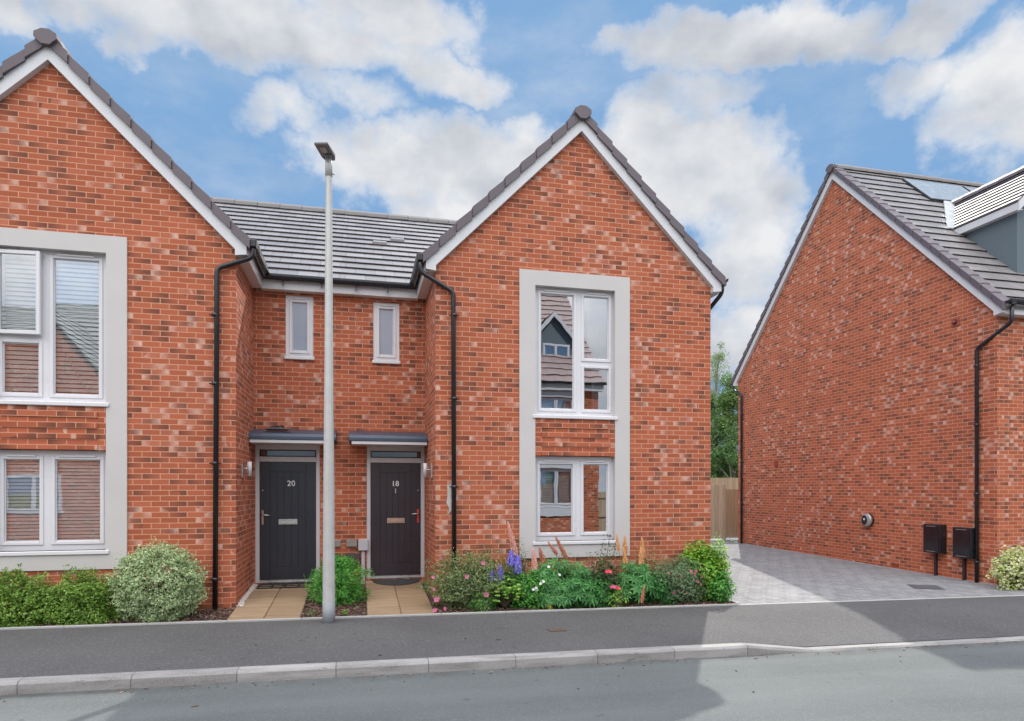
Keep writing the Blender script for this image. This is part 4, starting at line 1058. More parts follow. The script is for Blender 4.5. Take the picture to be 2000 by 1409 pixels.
# doormats
mt = MB(); zq = lambda y: zp20(-1.1, y) + .002
x0, x1, y0, y1 = -1.56, -.72, 10.86, 11.21
def bar(a, b_, c_, d_): mt.prism([(a, c_, zq(c_)), (b_, c_, zq(c_)), (b_, d_, zq(d_)), (a, d_, zq(d_))], [(a, c_, zq(c_) + .016), (b_, c_, zq(c_) + .016), (b_, d_, zq(d_) + .016), (a, d_, zq(d_) + .016)])
bar(x0, x1, y0, y0 + .035); bar(x0, x1, y1 - .035, y1)
for i in range(5):
    xx = x0 + i * (x1 - x0 - .03) / 4; bar(xx, xx + .03, y0 + .035, y1 - .035)
for i in range(1, 14): bar(x0 + .03, x1 - .03, y0 + .035 + i * .02, y0 + .035 + i * .02 + .006) if i % 6 == 0 else None
setp(mt.build('doormat', M['rubber'], None, (-1.14, 11.03, zdoor)), 'black rubber doormat with open rectangles at door number 20', 'doormat')
mt = MB(); pts = [(.63 + .40 * math.cos(R(a)), 11.24 + .44 * math.sin(R(a))) for a in range(180, 361, 12)]
mt.prism([(x, y, zp18(x, y) + .002) for x, y in pts], [(x, y, zp18(x, y) + .015) for x, y in pts])
setp(mt.build('doormat', M['matgrey'], None, (.63, 11.1, zdoor)), 'half round dark grey doormat at door number 18', 'doormat')
# dark tray left on the left canopy
tr = MB(); ty, tz = 10.93, 2.575
tr.prism([(-1.40, ty - .07, tz - .005), (-1.10, ty - .07, tz - .005), (-1.08, ty + .08, tz + .022), (-1.42, ty + .08, tz + .022)], [(-1.43, ty - .09, tz + .028), (-1.03, ty - .09, tz + .028), (-1.05, ty + .10, tz + .055), (-1.43, ty + .10, tz + .055)])
tr.prism([(-1.38, ty - .03, tz + .035), (-1.14, ty - .03, tz + .035), (-1.14, ty + .06, tz + .05), (-1.38, ty + .06, tz + .05)], [(-1.36, ty - .02, tz + .06), (-1.22, ty - .02, tz + .06), (-1.16, ty + .05, tz + .095), (-1.36, ty + .05, tz + .075)])
setp(bevel(tr.build('plastic_tray', M['blackbox'], None, (-1.24, ty, tz)), .008), 'flat black plastic tray left lying on the left door canopy', 'tray')

# fence and gate at the end of the drive
def boards(name, x0, x1, y, z0, z1, label, cat, bw=.145, posts=(), group=None):
    T = thing(name, ((x0 + x1) / 2, y, z0), label, cat, group)
    b = MB(); x = x0; i = 0
    while x < x1 - .02:
        e = min(x + bw - .006, x1); b.box(x, e, y - .02 + (i % 2) * .006, y, z0 + .03, z1 - random.uniform(0, .012)); x += bw; i += 1
    bevel(b.build('boards', M['fence'], T), .004)
    rl = MB()
    for z in (z0 + .3, (z0 + z1) / 2, z1 - .25): rl.box(x0, x1, y + .001, y + .05, z, z + .08)
    rl.build('rail', M['fence'], T)
    for px in posts:
        p = MB(); p.box(px - .05, px + .05, y - .03, y + .09, z0 - .1, z1 + .03); bevel(p.build('fence_post', M['fence'], T), .006)
    return T
gz_ = zdr(11.5, 19.6)
boards('timber_gate', 10.35, 11.80, 19.45, gz_ + .03, 1.80, 'pale timber gate leaf, the taller one at the end of the drive', 'gate', posts=(11.86,))
boards('timber_gate', 11.93, 13.3, 19.60, gz_ + .03, 1.645, 'pale timber gate leaf, the lower one beside the right house', 'gate')
boards('timber_fence', 7.55, 13., -3.2, -.35, 1.55, 'timber fence across the road, mirrored in the lower middle window', 'fence', posts=(9.5, 11.5))
boards('timber_fence', 5.0, 20., 22.0, gz_ - .1, 2.06, 'weathered timber fence running behind the pale gates', 'fence', .12, posts=(6.5, 8.9, 11.3, 14.9, 17.3, 19.7))

# ------------------------------------------------------------------ planting
def leaf(b, p, n, L, W, t=None, fold=.0, rng=random):
    """one diamond leaf at p facing n"""
    n = n.normalized()
    if t is None:
        t = Vector((rng.gauss(0, 1), rng.gauss(0, 1), rng.gauss(0, 1)))
    t = (t - n * t.dot(n)); t.normalize(); s = n.cross(t)
    i = len(b.v)
    b.v += [tuple(p - t * L * .5), tuple(p + s * W * .5 + n * fold - t * L * .05), tuple(p + t * L * .5), tuple(p - s * W * .5 + n * fold - t * L * .05)]
    b.f.append([i, i + 1, i + 2, i + 3]); b.uv.append(None); b.mi.append(b.cm); b.smooth.append(False)

def mound(b, c, rad, n, L, W, rng, rough=.25, freq=2.6, shell=.45, up=.4, floor=None, power=1., shape=None, tuft=0):
    """leaf-sized faces through an uneven ellipsoid"""
    c = Vector(c); off = Vector((rng.uniform(0, 50), rng.uniform(0, 50), rng.uniform(0, 50)))
    k = 0
    while k < n:
        d = Vector((rng.gauss(0, 1), rng.gauss(0, 1), rng.gauss(0, 1))).normalized()
        rr = 1 + rough * mnoise.noise(d * freq + off) * 1.6 + rough * .5 * mnoise.noise(d * freq * 2.7 + off)
        if shape: rr *= shape(d)
        f = 1 - shell * rng.random() ** 1.7
        if rng.random() < .035: f *= rng.uniform(1.04, 1.2)
        p = Vector((d.x * rad[0], d.y * rad[1], d.z * rad[2])) * rr * f + c
        if floor is not None and p.z < floor: 
            if rng.random() < .8: continue
            p.z = floor + rng.random() * .05
        nn = d * .7 + Vector((rng.gauss(0, .5), rng.gauss(0, .5), rng.gauss(0, .5) + up))
        if tuft:
            for _ in range(tuft):
                q = p + Vector((rng.gauss(0, L * .6), rng.gauss(0, L * .6), rng.gauss(0, L * .5)))
                leaf(b, q, nn + Vector((rng.gauss(0, .5), rng.gauss(0, .5), rng.gauss(0, .5))), L * rng.uniform(.7, 1.2), W * rng.uniform(.7, 1.2), rng=rng); k += 1
        else:
            leaf(b, p, nn, L * rng.uniform(.7, 1.25), W * rng.uniform(.7, 1.25), rng=rng); k += 1

def core(b, c, rad, rng, k=.72):
    """dark woody heart so that a shrub is not see-through"""
    c = Vector(c)
    for _ in range(60):
        a = rng.uniform(0, 2 * PI); r = rng.random() ** .5
        top = c + Vector((math.cos(a) * r * rad[0] * .8, math.sin(a) * r * rad[1] * .8, rad[2] * rng.uniform(-.1, .7) * (1 - r * .5)))
        b.tube([(c.x + math.cos(a) * .04, c.y + math.sin(a) * .04, c.z - rad[2] * .98), tuple(top)], [.008, .003], 4, False)

def shrub(name, label, cat, c, rad, n, L, W, mat, seed, group=None, extra=None, **kw):
    rng = random.Random(seed); zb_ = kw.get('floor', c[2] - rad[2])
    T = thing(name, (c[0], c[1], zb_), label, cat, group)
    b = MB(); mound(b, c, rad, n, L, W, rng, **kw)
    b.build('foliage', LEAF[mat], T)
    s = MB(); core(s, c, rad, rng); s.build('stems', M['twig'], T)
    return T, rng

def flower(T, p, r, mat, n, rng, cup=.4, name='flower'):
    """open five-petalled bloom facing n"""
    b = MB(); n = Vector(n).normalized(); p = Vector(p)
    t = n.orthogonal().normalized()
    for k in range(5):
        a = 2 * PI * k / 5 + rng.random() * .2
        d = (Matrix.Rotation(a, 3, n) @ t); s = n.cross(d)
        b.add([p, p + d * r * .6 + s * r * .5 + n * r * cup * .5, p + d * r + n * r * cup, p + d * r * .6 - s * r * .5 + n * r * cup * .5], [(0, 1, 2, 3)])
    return b.build(name, PET[mat], T)

def spike(T, p0, p1, r, mat, rng, n=150, name='flower_spike', pt=.014):
    """dense upright flower spike from p0 to p1"""
    b = MB(); p0 = Vector(p0); p1 = Vector(p1); ax = (p1 - p0); L = ax.length; ax.normalize(); o = ax.orthogonal().normalized()
    b.tube([p0 + ax * L * t for t in (0, .3, .7, 1.)], [r * .55, r * .55, r * .4, r * .1], 7)
    rings = max(6, int(L / .022))
    for i in range(rings):
        t = i / rings; rr = r * (1 - .72 * t ** 2.4) * (.85 + .15 * min(1, t * 8)); m_ = 8
        for k in range(m_):
            a = 2 * PI * (k + .5 * (i % 2)) / m_ + rng.uniform(-.2, .2)
            d = Matrix.Rotation(a, 3, ax) @ o
            q = p0 + ax * L * (t + rng.uniform(-.008, .008)) + d * rr * rng.uniform(.75, 1.0)
            z_ = rr * .62
            leaf(b, q, d + ax * rng.uniform(.1, .5), z_ * 1.5, z_ * 1.15, ax + d * .3, fold=z_ * .3, rng=rng)
    o_ = b.build(name, PET[mat], T); return o_
def stem(T, p0, p1, r=.006, name='stem', bend=.03):
    b = MB(); p0 = Vector(p0); p1 = Vector(p1); m_ = (p0 + p1) / 2 + Vector((bend, 0, 0)); b.tube([p0, m_, p1], [r, r * .9, r * .7], 6); return b.build(name, LEAF['lupin'], T)

# left hedge shrubs
G1 = 'rounded green shrubs under the left window'
for (x, y, rx, ry, rz_, lab, sd) in ((-4.98, 9.30, .50, .36, .48, 'green hedge shrub cut off by the left edge of the photo', 11), (-4.20, 9.31, .50, .36, .50, 'green hedge shrub with a taller sprig at its top, left under the window', 12), (-3.42, 9.33, .46, .34, .48, 'green hedge shrub touching the pale variegated shrub', 13)):
    T, rg = shrub('hedge_shrub', lab, 'shrub', (x, y, .10), (rx, ry, rz_), 17000, .036, .019, 'hedge', sd, G1, rough=.20, freq=3., floor=-.03, up=.7, shell=.5, tuft=6)
    if sd == 12:
        b = MB()
        for i in range(90):
            t = rg.random(); leaf(b, Vector((x + .08 + rg.gauss(0, .02 + .03 * (1 - t)), y - .02 + rg.gauss(0, .03), .5 + .22 * t)), Vector((rg.gauss(0, 1), rg.gauss(0, 1), .8)), .035, .017, rng=rg)
        b.build('sprig', LEAF['hedge'], T)
shrub('variegated_shrub', 'dome of pale cream and green leaves beside the left downpipe', 'shrub', (-2.52, 9.27, .38), (.50, .36, .55), 30000, .032, .017, 'varieg', 21, rough=.13, freq=3.4, floor=-.03, up=.8, shell=.30, tuft=6, shape=lambda d: 1. - .12 * max(0, d.z) ** 2 * 0 + (.07 if abs(d.z) < .3 else 0))
# feathery plant between the two paths
rg = random.Random(31)
T = thing('feathery_plant', (-.28, 9.95, -.03), 'bushy bright green feathery plant behind the street lamp', 'plant')
b = MB()
for i in range(2600):
    a = rg.uniform(0, 2 * PI); r = rg.random() ** .6; h = rg.random()
    rr = .40 * math.sqrt(max(.02, 1 - (h - .35) ** 2 * 1.9)) * (1 + .55 * mnoise.noise(Vector((math.cos(a) * 2.2, math.sin(a) * 2.2, h * 4.))))
    p = Vector((-.28 + math.cos(a) * r * rr, 9.92 + math.sin(a) * r * rr * 1.1, -.02 + h * .64))
    t = Vector((math.cos(a), math.sin(a), 1.0 - h * .3)) + Vector((rg.gauss(0, .5), rg.gauss(0, .5), rg.gauss(0, .4)))
    for k in range(3):
        leaf(b, p + Vector((rg.gauss(0, .025), rg.gauss(0, .025), rg.gauss(0, .025))), Vector((rg.gauss(0, 1), rg.gauss(0, 1), .6)), rg.uniform(.05, .10), .011, t + Vector((rg.gauss(0, .6), rg.gauss(0, .6), rg.gauss(0, .5))), rng=rg)
b.build('foliage', LEAF['feather'], T)
s = MB()
for i in range(26):
    a = rg.uniform(0, 2 * PI); s.tube([(-.28, 9.92, -.03), (-.28 + .28 * math.cos(a) * rg.random(), 9.92 + .28 * math.sin(a) * rg.random(), .42 * rg.uniform(.6, 1))], [.006, .003], 4, False)
s.build('stems', LEAF['lupin'], T)
for (x, y, lab) in ((-.62, 9.12, 'small grassy seedling in the bark left of the lamp base'), (-.17, 9.06, 'small yellowish seedling in the bark right of the lamp base')):
    T = thing('seedling', (x, y, zbed(x, y)), lab, 'plant'); b = MB()
    for i in range(46):
        a = rg.uniform(0, 2 * PI); leaf(b, Vector((x + .05 * math.cos(a) * rg.random(), y + .05 * math.sin(a) * rg.random(), zbed(x, y) + rg.uniform(.01, .09))), Vector((rg.gauss(0, 1), rg.gauss(0, 1), .7)), .05, .012, Vector((math.cos(a), math.sin(a), .9)), rng=rg)
    b.build('foliage', LEAF['lime' if x > -.4 else 'cistus'], T)

# flower bed of the middle house
zb0 = -.06
T, rg = shrub('pink_flowering_shrub', 'loose green shrub with pink open flowers beside the right hand path', 'shrub', (1.62, 9.33, .29), (.68, .37, .45), 17000, .040, .014, 'cistus', 41, rough=.28, freq=2.8, floor=zb0, up=.3, shell=.75)
for (x, y, z, r) in ((1.05, 8.99, .12, .045), (1.16, 8.98, -.01, .036), (1.03, 9.0, -.03, .035), (1.75, 8.98, .16, .045), (1.92, 9.03, .20, .035), (1.47, 9.0, .42, .038), (1.71, 9.02, .60, .036), (1.15, 9.25, .66, .030), (1.93, 9.1, .52, .03), (1.01, 9.05, .42, .028), (1.02, 9.05, .25, .024)):
    flower(T, (x, y, z), r, 'pink', (rg.gauss(0, .3), -1, .35), rg)
T = thing('columbine_plant', (2.05, 9.12, zb0), 'lime green columbine leaves on bare stalks below the violet delphiniums', 'plant')
b = MB(); s = MB(); rg = random.Random(42)
for i in range(170):
    a = rg.uniform(0, 2 * PI); r = .33 * rg.random() ** .5; x, y = 2.05 + r * math.cos(a), 9.14 + .55 * r * math.sin(a); z = .32 - r * r * 2.0 + rg.gauss(0, .04)
    for k in range(3):
        a2 = a + (k - 1) * 1.1 + rg.gauss(0, .2)
        leaf(b, Vector((x + .022 * math.cos(a2), y + .022 * math.sin(a2), z)), Vector((rg.gauss(0, .35), rg.gauss(-.3, .35), 1)), .062, .044, Vector((math.cos(a2), math.sin(a2), -.15)), rng=rg)
    if i % 6 == 0: s.tube([(2.05, 9.14, zb0), (2.05 + .5 * (x - 2.05), 9.14 + .5 * (y - 9.14), z * .6), (x, y, z)], [.005, .004, .003], 4, False)
b.build('foliage', LEAF['lime'], T); s.build('stems', M['twig'], T)
T = thing('delphinium', (2.15, 9.25, zb0), 'delphinium with four stout violet blue flower spikes', 'plant')
rg = random.Random(43)
for (x, y, z0, z1, r) in ((1.86, 9.12, .34, .50, .045), (1.98, 9.12, .35, .56, .05), (2.15, 9.16, .55, .77, .055), (2.245, 9.16, .44, .70, .062)):
    spike(T, (x, y, z0), (x + .005, y, z1), r, 'purple', rg, pt=.017); stem(T, (x + .1, y + .1, zb0), (x, y, z0))
b = MB(); mound(b, (2.2, 9.3, .2), (.22, .2, .28), 420, .06, .035, rg, floor=zb0); b.build('foliage', LEAF['lupin'], T)

def lupin(name, label, x, y, rx, ry, h, n, seed, spikes):
    """palmate leaf rosettes and tall spikes"""
    rg = random.Random(seed); T = thing(name, (x, y, zb0 - .02), label, 'plant', 'lupins in the flower bed')
    b = MB(); s = MB()
    for i in range(n):
        a = rg.uniform(0, 2 * PI); r = rg.random() ** .5; px, py = x + rx * r * math.cos(a), y + ry * r * math.sin(a)
        pz = zb0 + .04 + h * (1 - r * r * .75) * rg.uniform(.35, 1.05)
        n_ = Vector((math.cos(a) * r * .8 + rg.gauss(0, .25), math.sin(a) * r * .8 - .75 + rg.gauss(0, .25), 1.0)).normalized(); t = n_.orthogonal().normalized()
        m_ = rg.randint(8, 10); L = rg.uniform(.085, .145); ph = rg.random()
        for k in range(m_):
            d = Matrix.Rotation(2 * PI * k / m_ + ph, 3, n_) @ t; d = (d - n_ * .22).normalized()
            leaf(b, Vector((px, py, pz)) + d * L * .55, n_ + d * .2, L, L * .24, d, rng=rg)
        if i % 3 == 0: s.tube([(x + .3 * (px - x), y + .3 * (py - y), zb0 - .02), (px, py, pz)], [.005, .003], 4, False)
    b.build('foliage', LEAF['lupin'], T); s.build('stems', LEAF['lupin'], T)
    for (p0, p1, r, mt_) in spikes:
        spike(T, p0, p1, r, mt_, rg); stem(T, (x + .5 * (p0[0] - x), y + .5 * (p0[1] - y), zb0), p0)
lupin('lupin', 'lupin with one tall salmon pink spike near the window surround edge', 2.30, 9.48, .22, .16, .45, 40, 51, [((2.28, 9.42, .68), (2.16, 9.42, 1.17), .042, 'lupinpink')])
lupin('lupin', 'large lupin clump with salmon and leaning rust spikes under the window sill', 2.95, 9.30, .66, .30, .62, 200, 52, [((2.58, 9.38, .34), (2.54, 9.38, .77), .048, 'lupinpink'), ((2.74, 9.40, .44), (2.64, 9.40, .78), .046, 'lupinred'), ((2.93, 9.44, .66), (2.78, 9.44, .86), .030, 'lupinred'), ((3.08, 9.44, .60), (2.90, 9.44, .94), .036, 'lupinred')])
lupin('lupin', 'lupin clump at the kerb edging spreading low dark leaves', 3.12, 9.05, .56, .12, .32, 90, 53, [])
lupin('lupin', 'lupin clump with several apricot spikes right of the window', 4.12, 9.25, .40, .27, .56, 125, 54, [((3.90, 9.36, .70), (3.86, 9.36, .97), .030, 'lupinorange'), ((4.02, 9.32, .38), (3.96, 9.32, .74), .044, 'lupinorange'), ((4.06, 9.48, .63), (4.05, 9.48, .93), .040, 'lupinorange'), ((4.27, 9.34, .41), (4.25, 9.34, .74), .042, 'lupinorange'), ((4.33, 9.42, .60), (4.31, 9.42, .90), .038, 'lupinorange'), ((4.10, 8.98, -.04), (4.15, 8.97, .22), .030, 'lupinred')])
T, rg = shrub('rose_bush', 'dark leaved rose bush with one coral and two magenta blooms', 'shrub', (3.62, 9.33, .22), (.30, .24, .40), 2600, .045, .026, 'rose', 61, rough=.35, floor=zb0, shell=.8)
def bloom(T, p, r, mat, rg):
    b = MB(); p = Vector(p)
    for k in range(26):
        t = k / 26; a = k * 2.4; d = Vector((math.cos(a), math.sin(a) - .5, .35 + 1.2 * (1 - t))).normalized()
        leaf(b, p + d * r * (.35 + .6 * t), d + Vector((0, 0, .3)), r * .95, r * .9, rng=rg)
    b.build('bloom', PET[mat], T)
bloom(T, (3.60, 9.02, .41), .062, 'rose', rg); bloom(T, (3.655, 8.98, .19), .055, 'magenta', rg); bloom(T, (3.73, 8.98, .17), .050, 'rose', rg)
b = MB(); s = MB()
for (x, z) in ((3.78, .95), (3.88, .86), (3.66, .80)):
    s.tube([(3.62, 9.35, .2), (x - .05, 9.40, z * .7), (x, 9.42, z)], [.006, .005, .003], 5, False)
    for i in range(26): t = rg.random(); leaf(b, Vector((x - .07 * (1 - t) + rg.gauss(0, .035), 9.42 + rg.gauss(0, .03), z - .3 * (1 - t) + rg.gauss(0, .02))), Vector((rg.gauss(0, 1), -.5, .8)), .045, .022, rng=rg)
b.build('shoot_leaves', LEAF['rose'], T); s.build('shoots', M['twig'], T)
T, rg = shrub('pink_flowering_shrub', 'grey green shrub dotted with small pink flowers near the drive', 'shrub', (4.84, 9.26, .19), (.45, .30, .40), 9000, .036, .015, 'greygreen', 62, rough=.25, floor=zb0 - .03, shell=.6)
for i in range(13): 
    a = rg.uniform(-.34, .34); flower(T, (4.84 + a, 9.02 - .0 + abs(a) * .3, rg.uniform(.02, .40)), rg.uniform(.018, .03), 'magenta' if i % 2 else 'pink', (rg.gauss(0, .3), -1, .4), rg)
shrub('wispy_shrub', 'thin olive green shrub against the wall behind the apricot lupins', 'shrub', (4.42, 9.52, .30), (.46, .16, .46), 2600, .034, .013, 'cistus', 63, rough=.35, floor=zb0, shell=.9)
shrub('wispy_shrub', 'thin olive green shrub against the wall behind the salmon lupin', 'shrub', (2.33, 9.55, .42), (.20, .13, .50), 1500, .034, .014, 'cistus', 64, rough=.35, floor=zb0, shell=.9)
shrub('wispy_shrub', 'thin olive green shrub between the rust lupins and the rose', 'shrub', (3.10, 9.56, .34), (.26, .12, .38), 800, .034, .012, 'cistus', 65, rough=.35, floor=zb0, shell=.95)
shrub('evergreen_bush', 'upright bush of glossy bright green leaves against the house corner', 'shrub', (5.27, 9.40, .31), (.34, .28, .47), 6500, .062, .030, 'bright', 71, 'bright green bushes at the house corner', rough=.22, floor=zb0 - .05, shell=.6, up=.8)
shrub('evergreen_bush', 'yellowish leaved bush leaning over the block paved drive', 'shrub', (5.58, 9.38, .33), (.20, .22, .50), 3600, .060, .024, 'bright', 72, 'bright green bushes at the house corner', rough=.3, floor=zb0 - .05, shell=.7, up=.9)
shrub('low_shrub', 'low green leafy shrub at the foot of the yellowish bush', 'shrub', (5.50, 9.13, .10), (.22, .16, .24), 1900, .055, .022, 'feather', 73, rough=.25, floor=-.14, shell=.6, up=.7)
shrub('low_shrub', 'low yellow green leafy plant in front of the rose bush', 'shrub', (3.74, 9.05, .02), (.20, .10, .17), 420, .055, .024, 'lime', 74, rough=.3, floor=-.12, shell=.8)
shrub('low_shrub', 'low feathery green plant at the edging below the pink shrub', 'shrub', (1.72, 9.04, .02), (.20, .08, .15), 900, .045, .010, 'feather', 75, rough=.3, floor=-.10, shell=.9)
rg = random.Random(76)
T = thing('small_yellow_plant', (2.68, 8.99, -.10), 'tiny yellow leaved plant at the edging below the lupins', 'plant'); b = MB()
for i in range(60): a = rg.uniform(0, 2 * PI); leaf(b, Vector((2.68 + .06 * math.cos(a) * rg.random(), 8.99 + .04 * math.sin(a), -.09 + .11 * rg.random())), Vector((rg.gauss(0, 1), -.6, .8)), .04, .022, rng=rg)
b.build('foliage', PET['yellow'], T)
T = thing('white_flowering_plant', (2.55, 9.15, -.08), 'small plant with white flowers among the salmon lupins', 'plant'); b = MB()
mound(b, (2.52, 9.15, .12), (.16, .08, .2), 260, .05, .014, rg, floor=-.08); b.build('foliage', LEAF['feather'], T)
for (x, z) in ((2.56, .28), (2.60, .31), (2.45, .20), (2.49, .22), (2.84, .40), (2.68, .52), (2.50, .19)): flower(T, (x, 9.03, z), .026, 'white', (rg.gauss(0, .4), -.8, .6), rg)
shrub('leafy_perennial', 'mid green leafy perennial filling the bed between columbine and lupins', 'plant', (2.42, 9.22, .12), (.30, .22, .30), 2600, .060, .020, 'feather', 82, rough=.3, floor=-.10, shell=.7, up=.6)
shrub('leafy_perennial', 'dark leafy perennial filling the bed left of the rose blooms', 'plant', (3.50, 9.18, .08), (.26, .20, .26), 1900, .062, .022, 'lupin', 83, rough=.3, floor=-.12, shell=.7, up=.6)
shrub('leafy_perennial', 'dark leafy perennial between the apricot lupins and grey green shrub', 'plant', (4.52, 9.20, .10), (.26, .20, .30), 2000, .060, .018, 'lupin', 84, rough=.3, floor=-.13, shell=.7, up=.6)
shrub('golden_shrub', 'gold edged variegated shrub at the front corner of the right house', 'shrub', (11.95, 9.52, .16), (.66, .26, .46), 3400, .062, .040, 'gold', 81, rough=.30, floor=-.18, up=.7, shell=.55)

# ------------------------------------------------------------------ trees beyond the fence
def tree(name, label, x, y, z0, h, cr, mat, n, seed, L=.12, cz=.6, ch=.5, clumps=42, fill=.5, trunk_r=.14):
    rg = random.Random(seed); T = thing(name, (x, y, z0), label, 'tree', 'trees beyond the fence')
    tk = MB(); base = Vector((x, y, z0)); top = Vector((x + rg.gauss(0, .2), y + rg.gauss(0, .2), z0 + h * .93))
    P = lambda t: base.lerp(top, t) + Vector((.12 * math.sin(t * 5 + seed), .1 * math.cos(t * 4 + seed), 0))
    tk.tube([P(i / 8) for i in range(9)], [trunk_r * (1 - .9 * i / 8) + .01 for i in range(9)], 8)
    cl = []
    for i in range(clumps):
        t = rg.uniform(cz - ch, min(1., cz + ch)); prof = math.sin(min(1, max(.05, (t - (cz - ch)) / (2 * ch))) ** .7 * PI) ** .7
        a = rg.uniform(0, 2 * PI); r = cr * prof * rg.uniform(.25, 1.)
        c = P(t) + Vector((math.cos(a) * r, math.sin(a) * r, rg.gauss(0, .15)))
        cl.append((c, cr * rg.uniform(.22, .38) * (.55 + .5 * prof)))
        s = P(max(.12, t - .16)); m_ = s.lerp(c, .55) + Vector((0, 0, .15))
        tk.tube([s, m_, c], [trunk_r * .3 * (1 - t) + .018, .015, .006], 5, False)
    tk.build('trunk', M['bark'], T)
    b = MB()
    for i in range(n):
        c, r = cl[rg.randrange(len(cl))]
        d = Vector((rg.gauss(0, 1), rg.gauss(0, 1), rg.gauss(0, .75))).normalized() * (rg.random() ** .45) * r
        leaf(b, c + d, Vector((rg.gauss(0, 1), rg.gauss(0, 1), rg.gauss(.6, .8))), L * rg.uniform(.7, 1.3), L * .6 * rg.uniform(.7, 1.2), rng=rg)
    b.build('crown', LEAF[mat], T)
tree('birch_tree', 'tall thin birch tree with see through top between the houses', 15.95, 27.0, -.3, 9.0, 1.3, 'birch', 4200, 91, .075, .62, .40, 46, trunk_r=.10)
tree('leafy_tree', 'dense mid green tree behind the fence beside the right house', 15.9, 25.4, -.3, 7.0, 1.75, 'tree', 30000, 92, .105, .54, .46, 90)
tree('leafy_tree', 'dense dark green tree behind the gate close to the middle house', 14.0, 24.6, -.3, 6.4, 1.6, 'tree_dark', 15000, 93, .10, .48, .48, 64)
tree('leafy_tree', 'low bushy tree just behind the timber fence', 14.6, 23.4, -.3, 3.8, 1.5, 'tree_dark', 12000, 94, .09, .50, .5, 50, trunk_r=.07)
tree('leafy_tree', 'dense tree hidden behind the middle house', 11.0, 26.5, -.3, 6.0, 1.9, 'tree', 6000, 95, .14, .5, .48, 50)

# ------------------------------------------------------------------ sky, sun, camera
SUN = Vector((.372, .600, .708)).normalized()
sun_el = math.asin(SUN.z); sun_az = math.atan2(SUN.x, SUN.y)
w = bpy.data.worlds.new('World'); sc.world = w; w.use_nodes = True
nt = w.node_tree; nt.nodes.clear(); g = N(nt)
out = g.node('ShaderNodeOutputWorld'); bg = g.node('ShaderNodeBackground'); g.link(bg.outputs[0], out.inputs[0])
sky = g.node('ShaderNodeTexSky', sky_type='NISHITA'); sky.sun_disc = False; sky.sun_elevation = sun_el; sky.sun_rotation = sun_az
sky.air_density = 1.0; sky.dust_density = .6; sky.ozone_density = 2.0
tc = g.node('ShaderNodeTexCoord').outputs['Generated']
D = g.vm('NORMALIZE', tc); d = g.sep(D)
az = g.m('ARCTAN2', d[0], d[1]); el = g.m('ARCSINE', d[2])
n1 = g.node('ShaderNodeTexNoise'); g.link(D, n1.inputs['Vector']); n1.inputs['Scale'].default_value = 5.5; n1.inputs['Detail'].default_value = 6; n1.inputs['Roughness'].default_value = .6
off = g.vm('SUBTRACT', n1.outputs['Color'], (.5, .5, .5))
pos = g.vm('MULTIPLY_ADD', off, (.22, .16, 0), g.comb(az, el, 0.))
BLOBS = [(-0.253, 0.572, 0.224, 0.043, 1.0), (-0.101, 0.587, 0.271, 0.045, 1.1), (0.061, 0.617, 0.14, 0.03, 1.0), (-0.42, 0.52, 0.041, 0.023, 0.8), (0.138, 0.571, 0.086, 0.027, 0.7), (-0.007, 0.527, 0.083, 0.025, 0.45), (-0.101, 0.498, 0.065, 0.025, 0.45), (0.232, 0.47, 0.202, 0.058, 1.2), (0.045, 0.45, 0.14, 0.052, 1.1), (0.486, 0.445, 0.121, 0.066, 1.2), (0.122, 0.41, 0.094, 0.039, 1.0), (0.573, 0.346, 0.088, 0.107, 1.1), (0.426, 0.481, 0.104, 0.042, 0.9), (0.552, 0.574, 0.166, 0.036, 1.2), (0.647, 0.568, 0.106, 0.03, 1.1), (0.426, 0.594, 0.082, 0.026, 0.7), (0.805, 0.549, 0.131, 0.028, 1.0), (0.874, 0.444, 0.08, 0.065, 1.0), (0.794, 0.492, 0.07, 0.026, 0.6), (0.58, 0.201, 0.081, 0.049, 1.0), (0.486, 0.522, 0.086, 0.023, 0.4), (-0.156, 0.598, 0.217, 0.029, 1.0)]
acc = None
for (a, e, ra_, re_, s) in BLOBS:
    q = g.vm('MULTIPLY_ADD', pos, (1 / ra_, 1 / re_, 0), (-a / ra_, -e / re_, 0))
    f_ = g.m('MULTIPLY_ADD', g.vm('DOT_PRODUCT', q, q), -s, s)
    acc = f_ if acc is None else g.m('MAXIMUM', acc, f_)
front = g.sstep(d[1], .0, .35)
nb = g.noise(g.vm('MULTIPLY', D, (1., 1., 1.6)), 2.4, 6, .58)
gen = g.maprange(nb, .34, .58, 0.12, 1.)
blob = g.m('MAXIMUM', acc, -.6)
nf = g.noise(g.vm('MULTIPLY', D, (1., 1., 1.35)), 9., 8, .62)
nh = g.noise(g.vm('MULTIPLY', D, (1., 1., 1.3)), 26., 6, .6)
dens_f = g.m('ADD', g.m('ADD', blob, g.m('MULTIPLY', g.m('SUBTRACT', nf, .5), 2.2)), g.m('MULTIPLY', g.m('SUBTRACT', nh, .5), .9))
dens_f = g.sstep(dens_f, -.50, .80)
wisp = g.sstep(g.noise(g.vm('MULTIPLY', D, (1., 1., 2.2)), 4.2, 7, .62), .42, .85)
dens_f = g.m('MAXIMUM', dens_f, g.m('MULTIPLY', wisp, .42))
dens = g.m('ADD', g.m('MULTIPLY', front, dens_f), g.m('MULTIPLY', g.m('SUBTRACT', 1., front), gen))
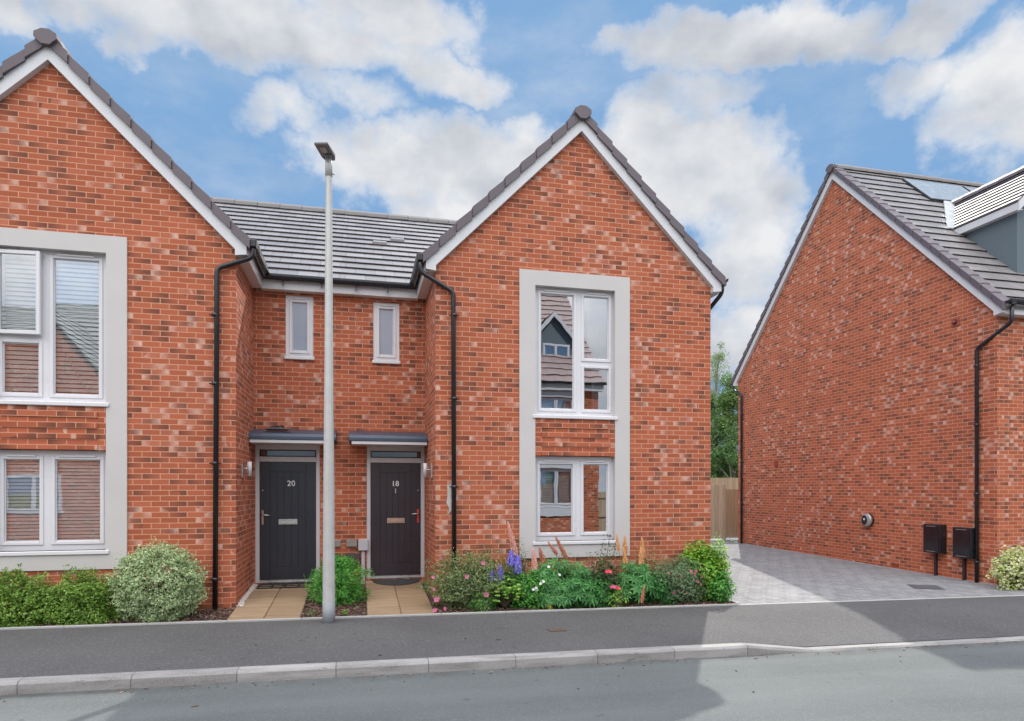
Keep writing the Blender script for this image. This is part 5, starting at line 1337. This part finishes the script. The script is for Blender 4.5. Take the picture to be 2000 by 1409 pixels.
# lumpy light on the clouds: compare the billow with itself a little higher up
na = g.noise(g.vm('MULTIPLY', D, (1., 1., 1.35)), 5.0, 6, .5)
nc = g.noise(g.vm('ADD', g.vm('MULTIPLY', D, (1., 1., 1.35)), (.016, .0, .05)), 5.0, 6, .5)
lit = g.m('ADD', g.m('MULTIPLY_ADD', g.sstep(dens_f, .35, 1.), -.38, .98), g.m('MULTIPLY', g.m('SUBTRACT', na, nc), 3.6), clamp=True)
cloud = g.mix(lit, (3.0, 3.25, 3.7), (5.35, 5.4, 5.5))
skc = g.vm('MINIMUM', g.vm('MULTIPLY', sky.outputs[0], (1.15, 1.3, 1.3)), (1.42, 2.62, 4.4))
colr = g.mix(dens, skc, cloud)
# warm brightness gain added overhead and behind the view, fills the shaded fronts
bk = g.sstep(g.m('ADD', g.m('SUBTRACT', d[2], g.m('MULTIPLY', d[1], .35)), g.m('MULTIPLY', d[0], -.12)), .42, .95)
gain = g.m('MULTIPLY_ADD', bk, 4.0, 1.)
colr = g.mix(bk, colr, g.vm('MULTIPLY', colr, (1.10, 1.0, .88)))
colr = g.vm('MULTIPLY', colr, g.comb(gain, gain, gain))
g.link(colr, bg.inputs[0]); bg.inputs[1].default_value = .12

sl = bpy.data.lights.new('sun', 'SUN'); sl.energy = 2.9; sl.angle = R(.6); sl.color = (1., .95, .87)
so = bpy.data.objects.new('sun', sl); COL.objects.link(so); so.rotation_euler = SUN.to_track_quat('Z', 'Y').to_euler()

cam = bpy.data.cameras.new('camera'); co = bpy.data.objects.new('camera', cam); COL.objects.link(co)
cam.sensor_width = 36; cam.lens = 36 * 1270 / 2000; cam.shift_y = 250.5 / 2000; cam.clip_end = 1500; cam.clip_start = .05
co.location = (0, 0, 1.65); co.rotation_euler = (PI / 2, 0, R(-13.3)); sc.camera = co
sc.view_settings.view_transform = 'Standard'; sc.view_settings.look = 'None'; sc.view_settings.gamma = 1; sc.view_settings.use_curve_mapping = False
sc.view_settings.exposure = .41
sc.cycles.max_bounces = 8; sc.cycles.transparent_max_bounces = 12
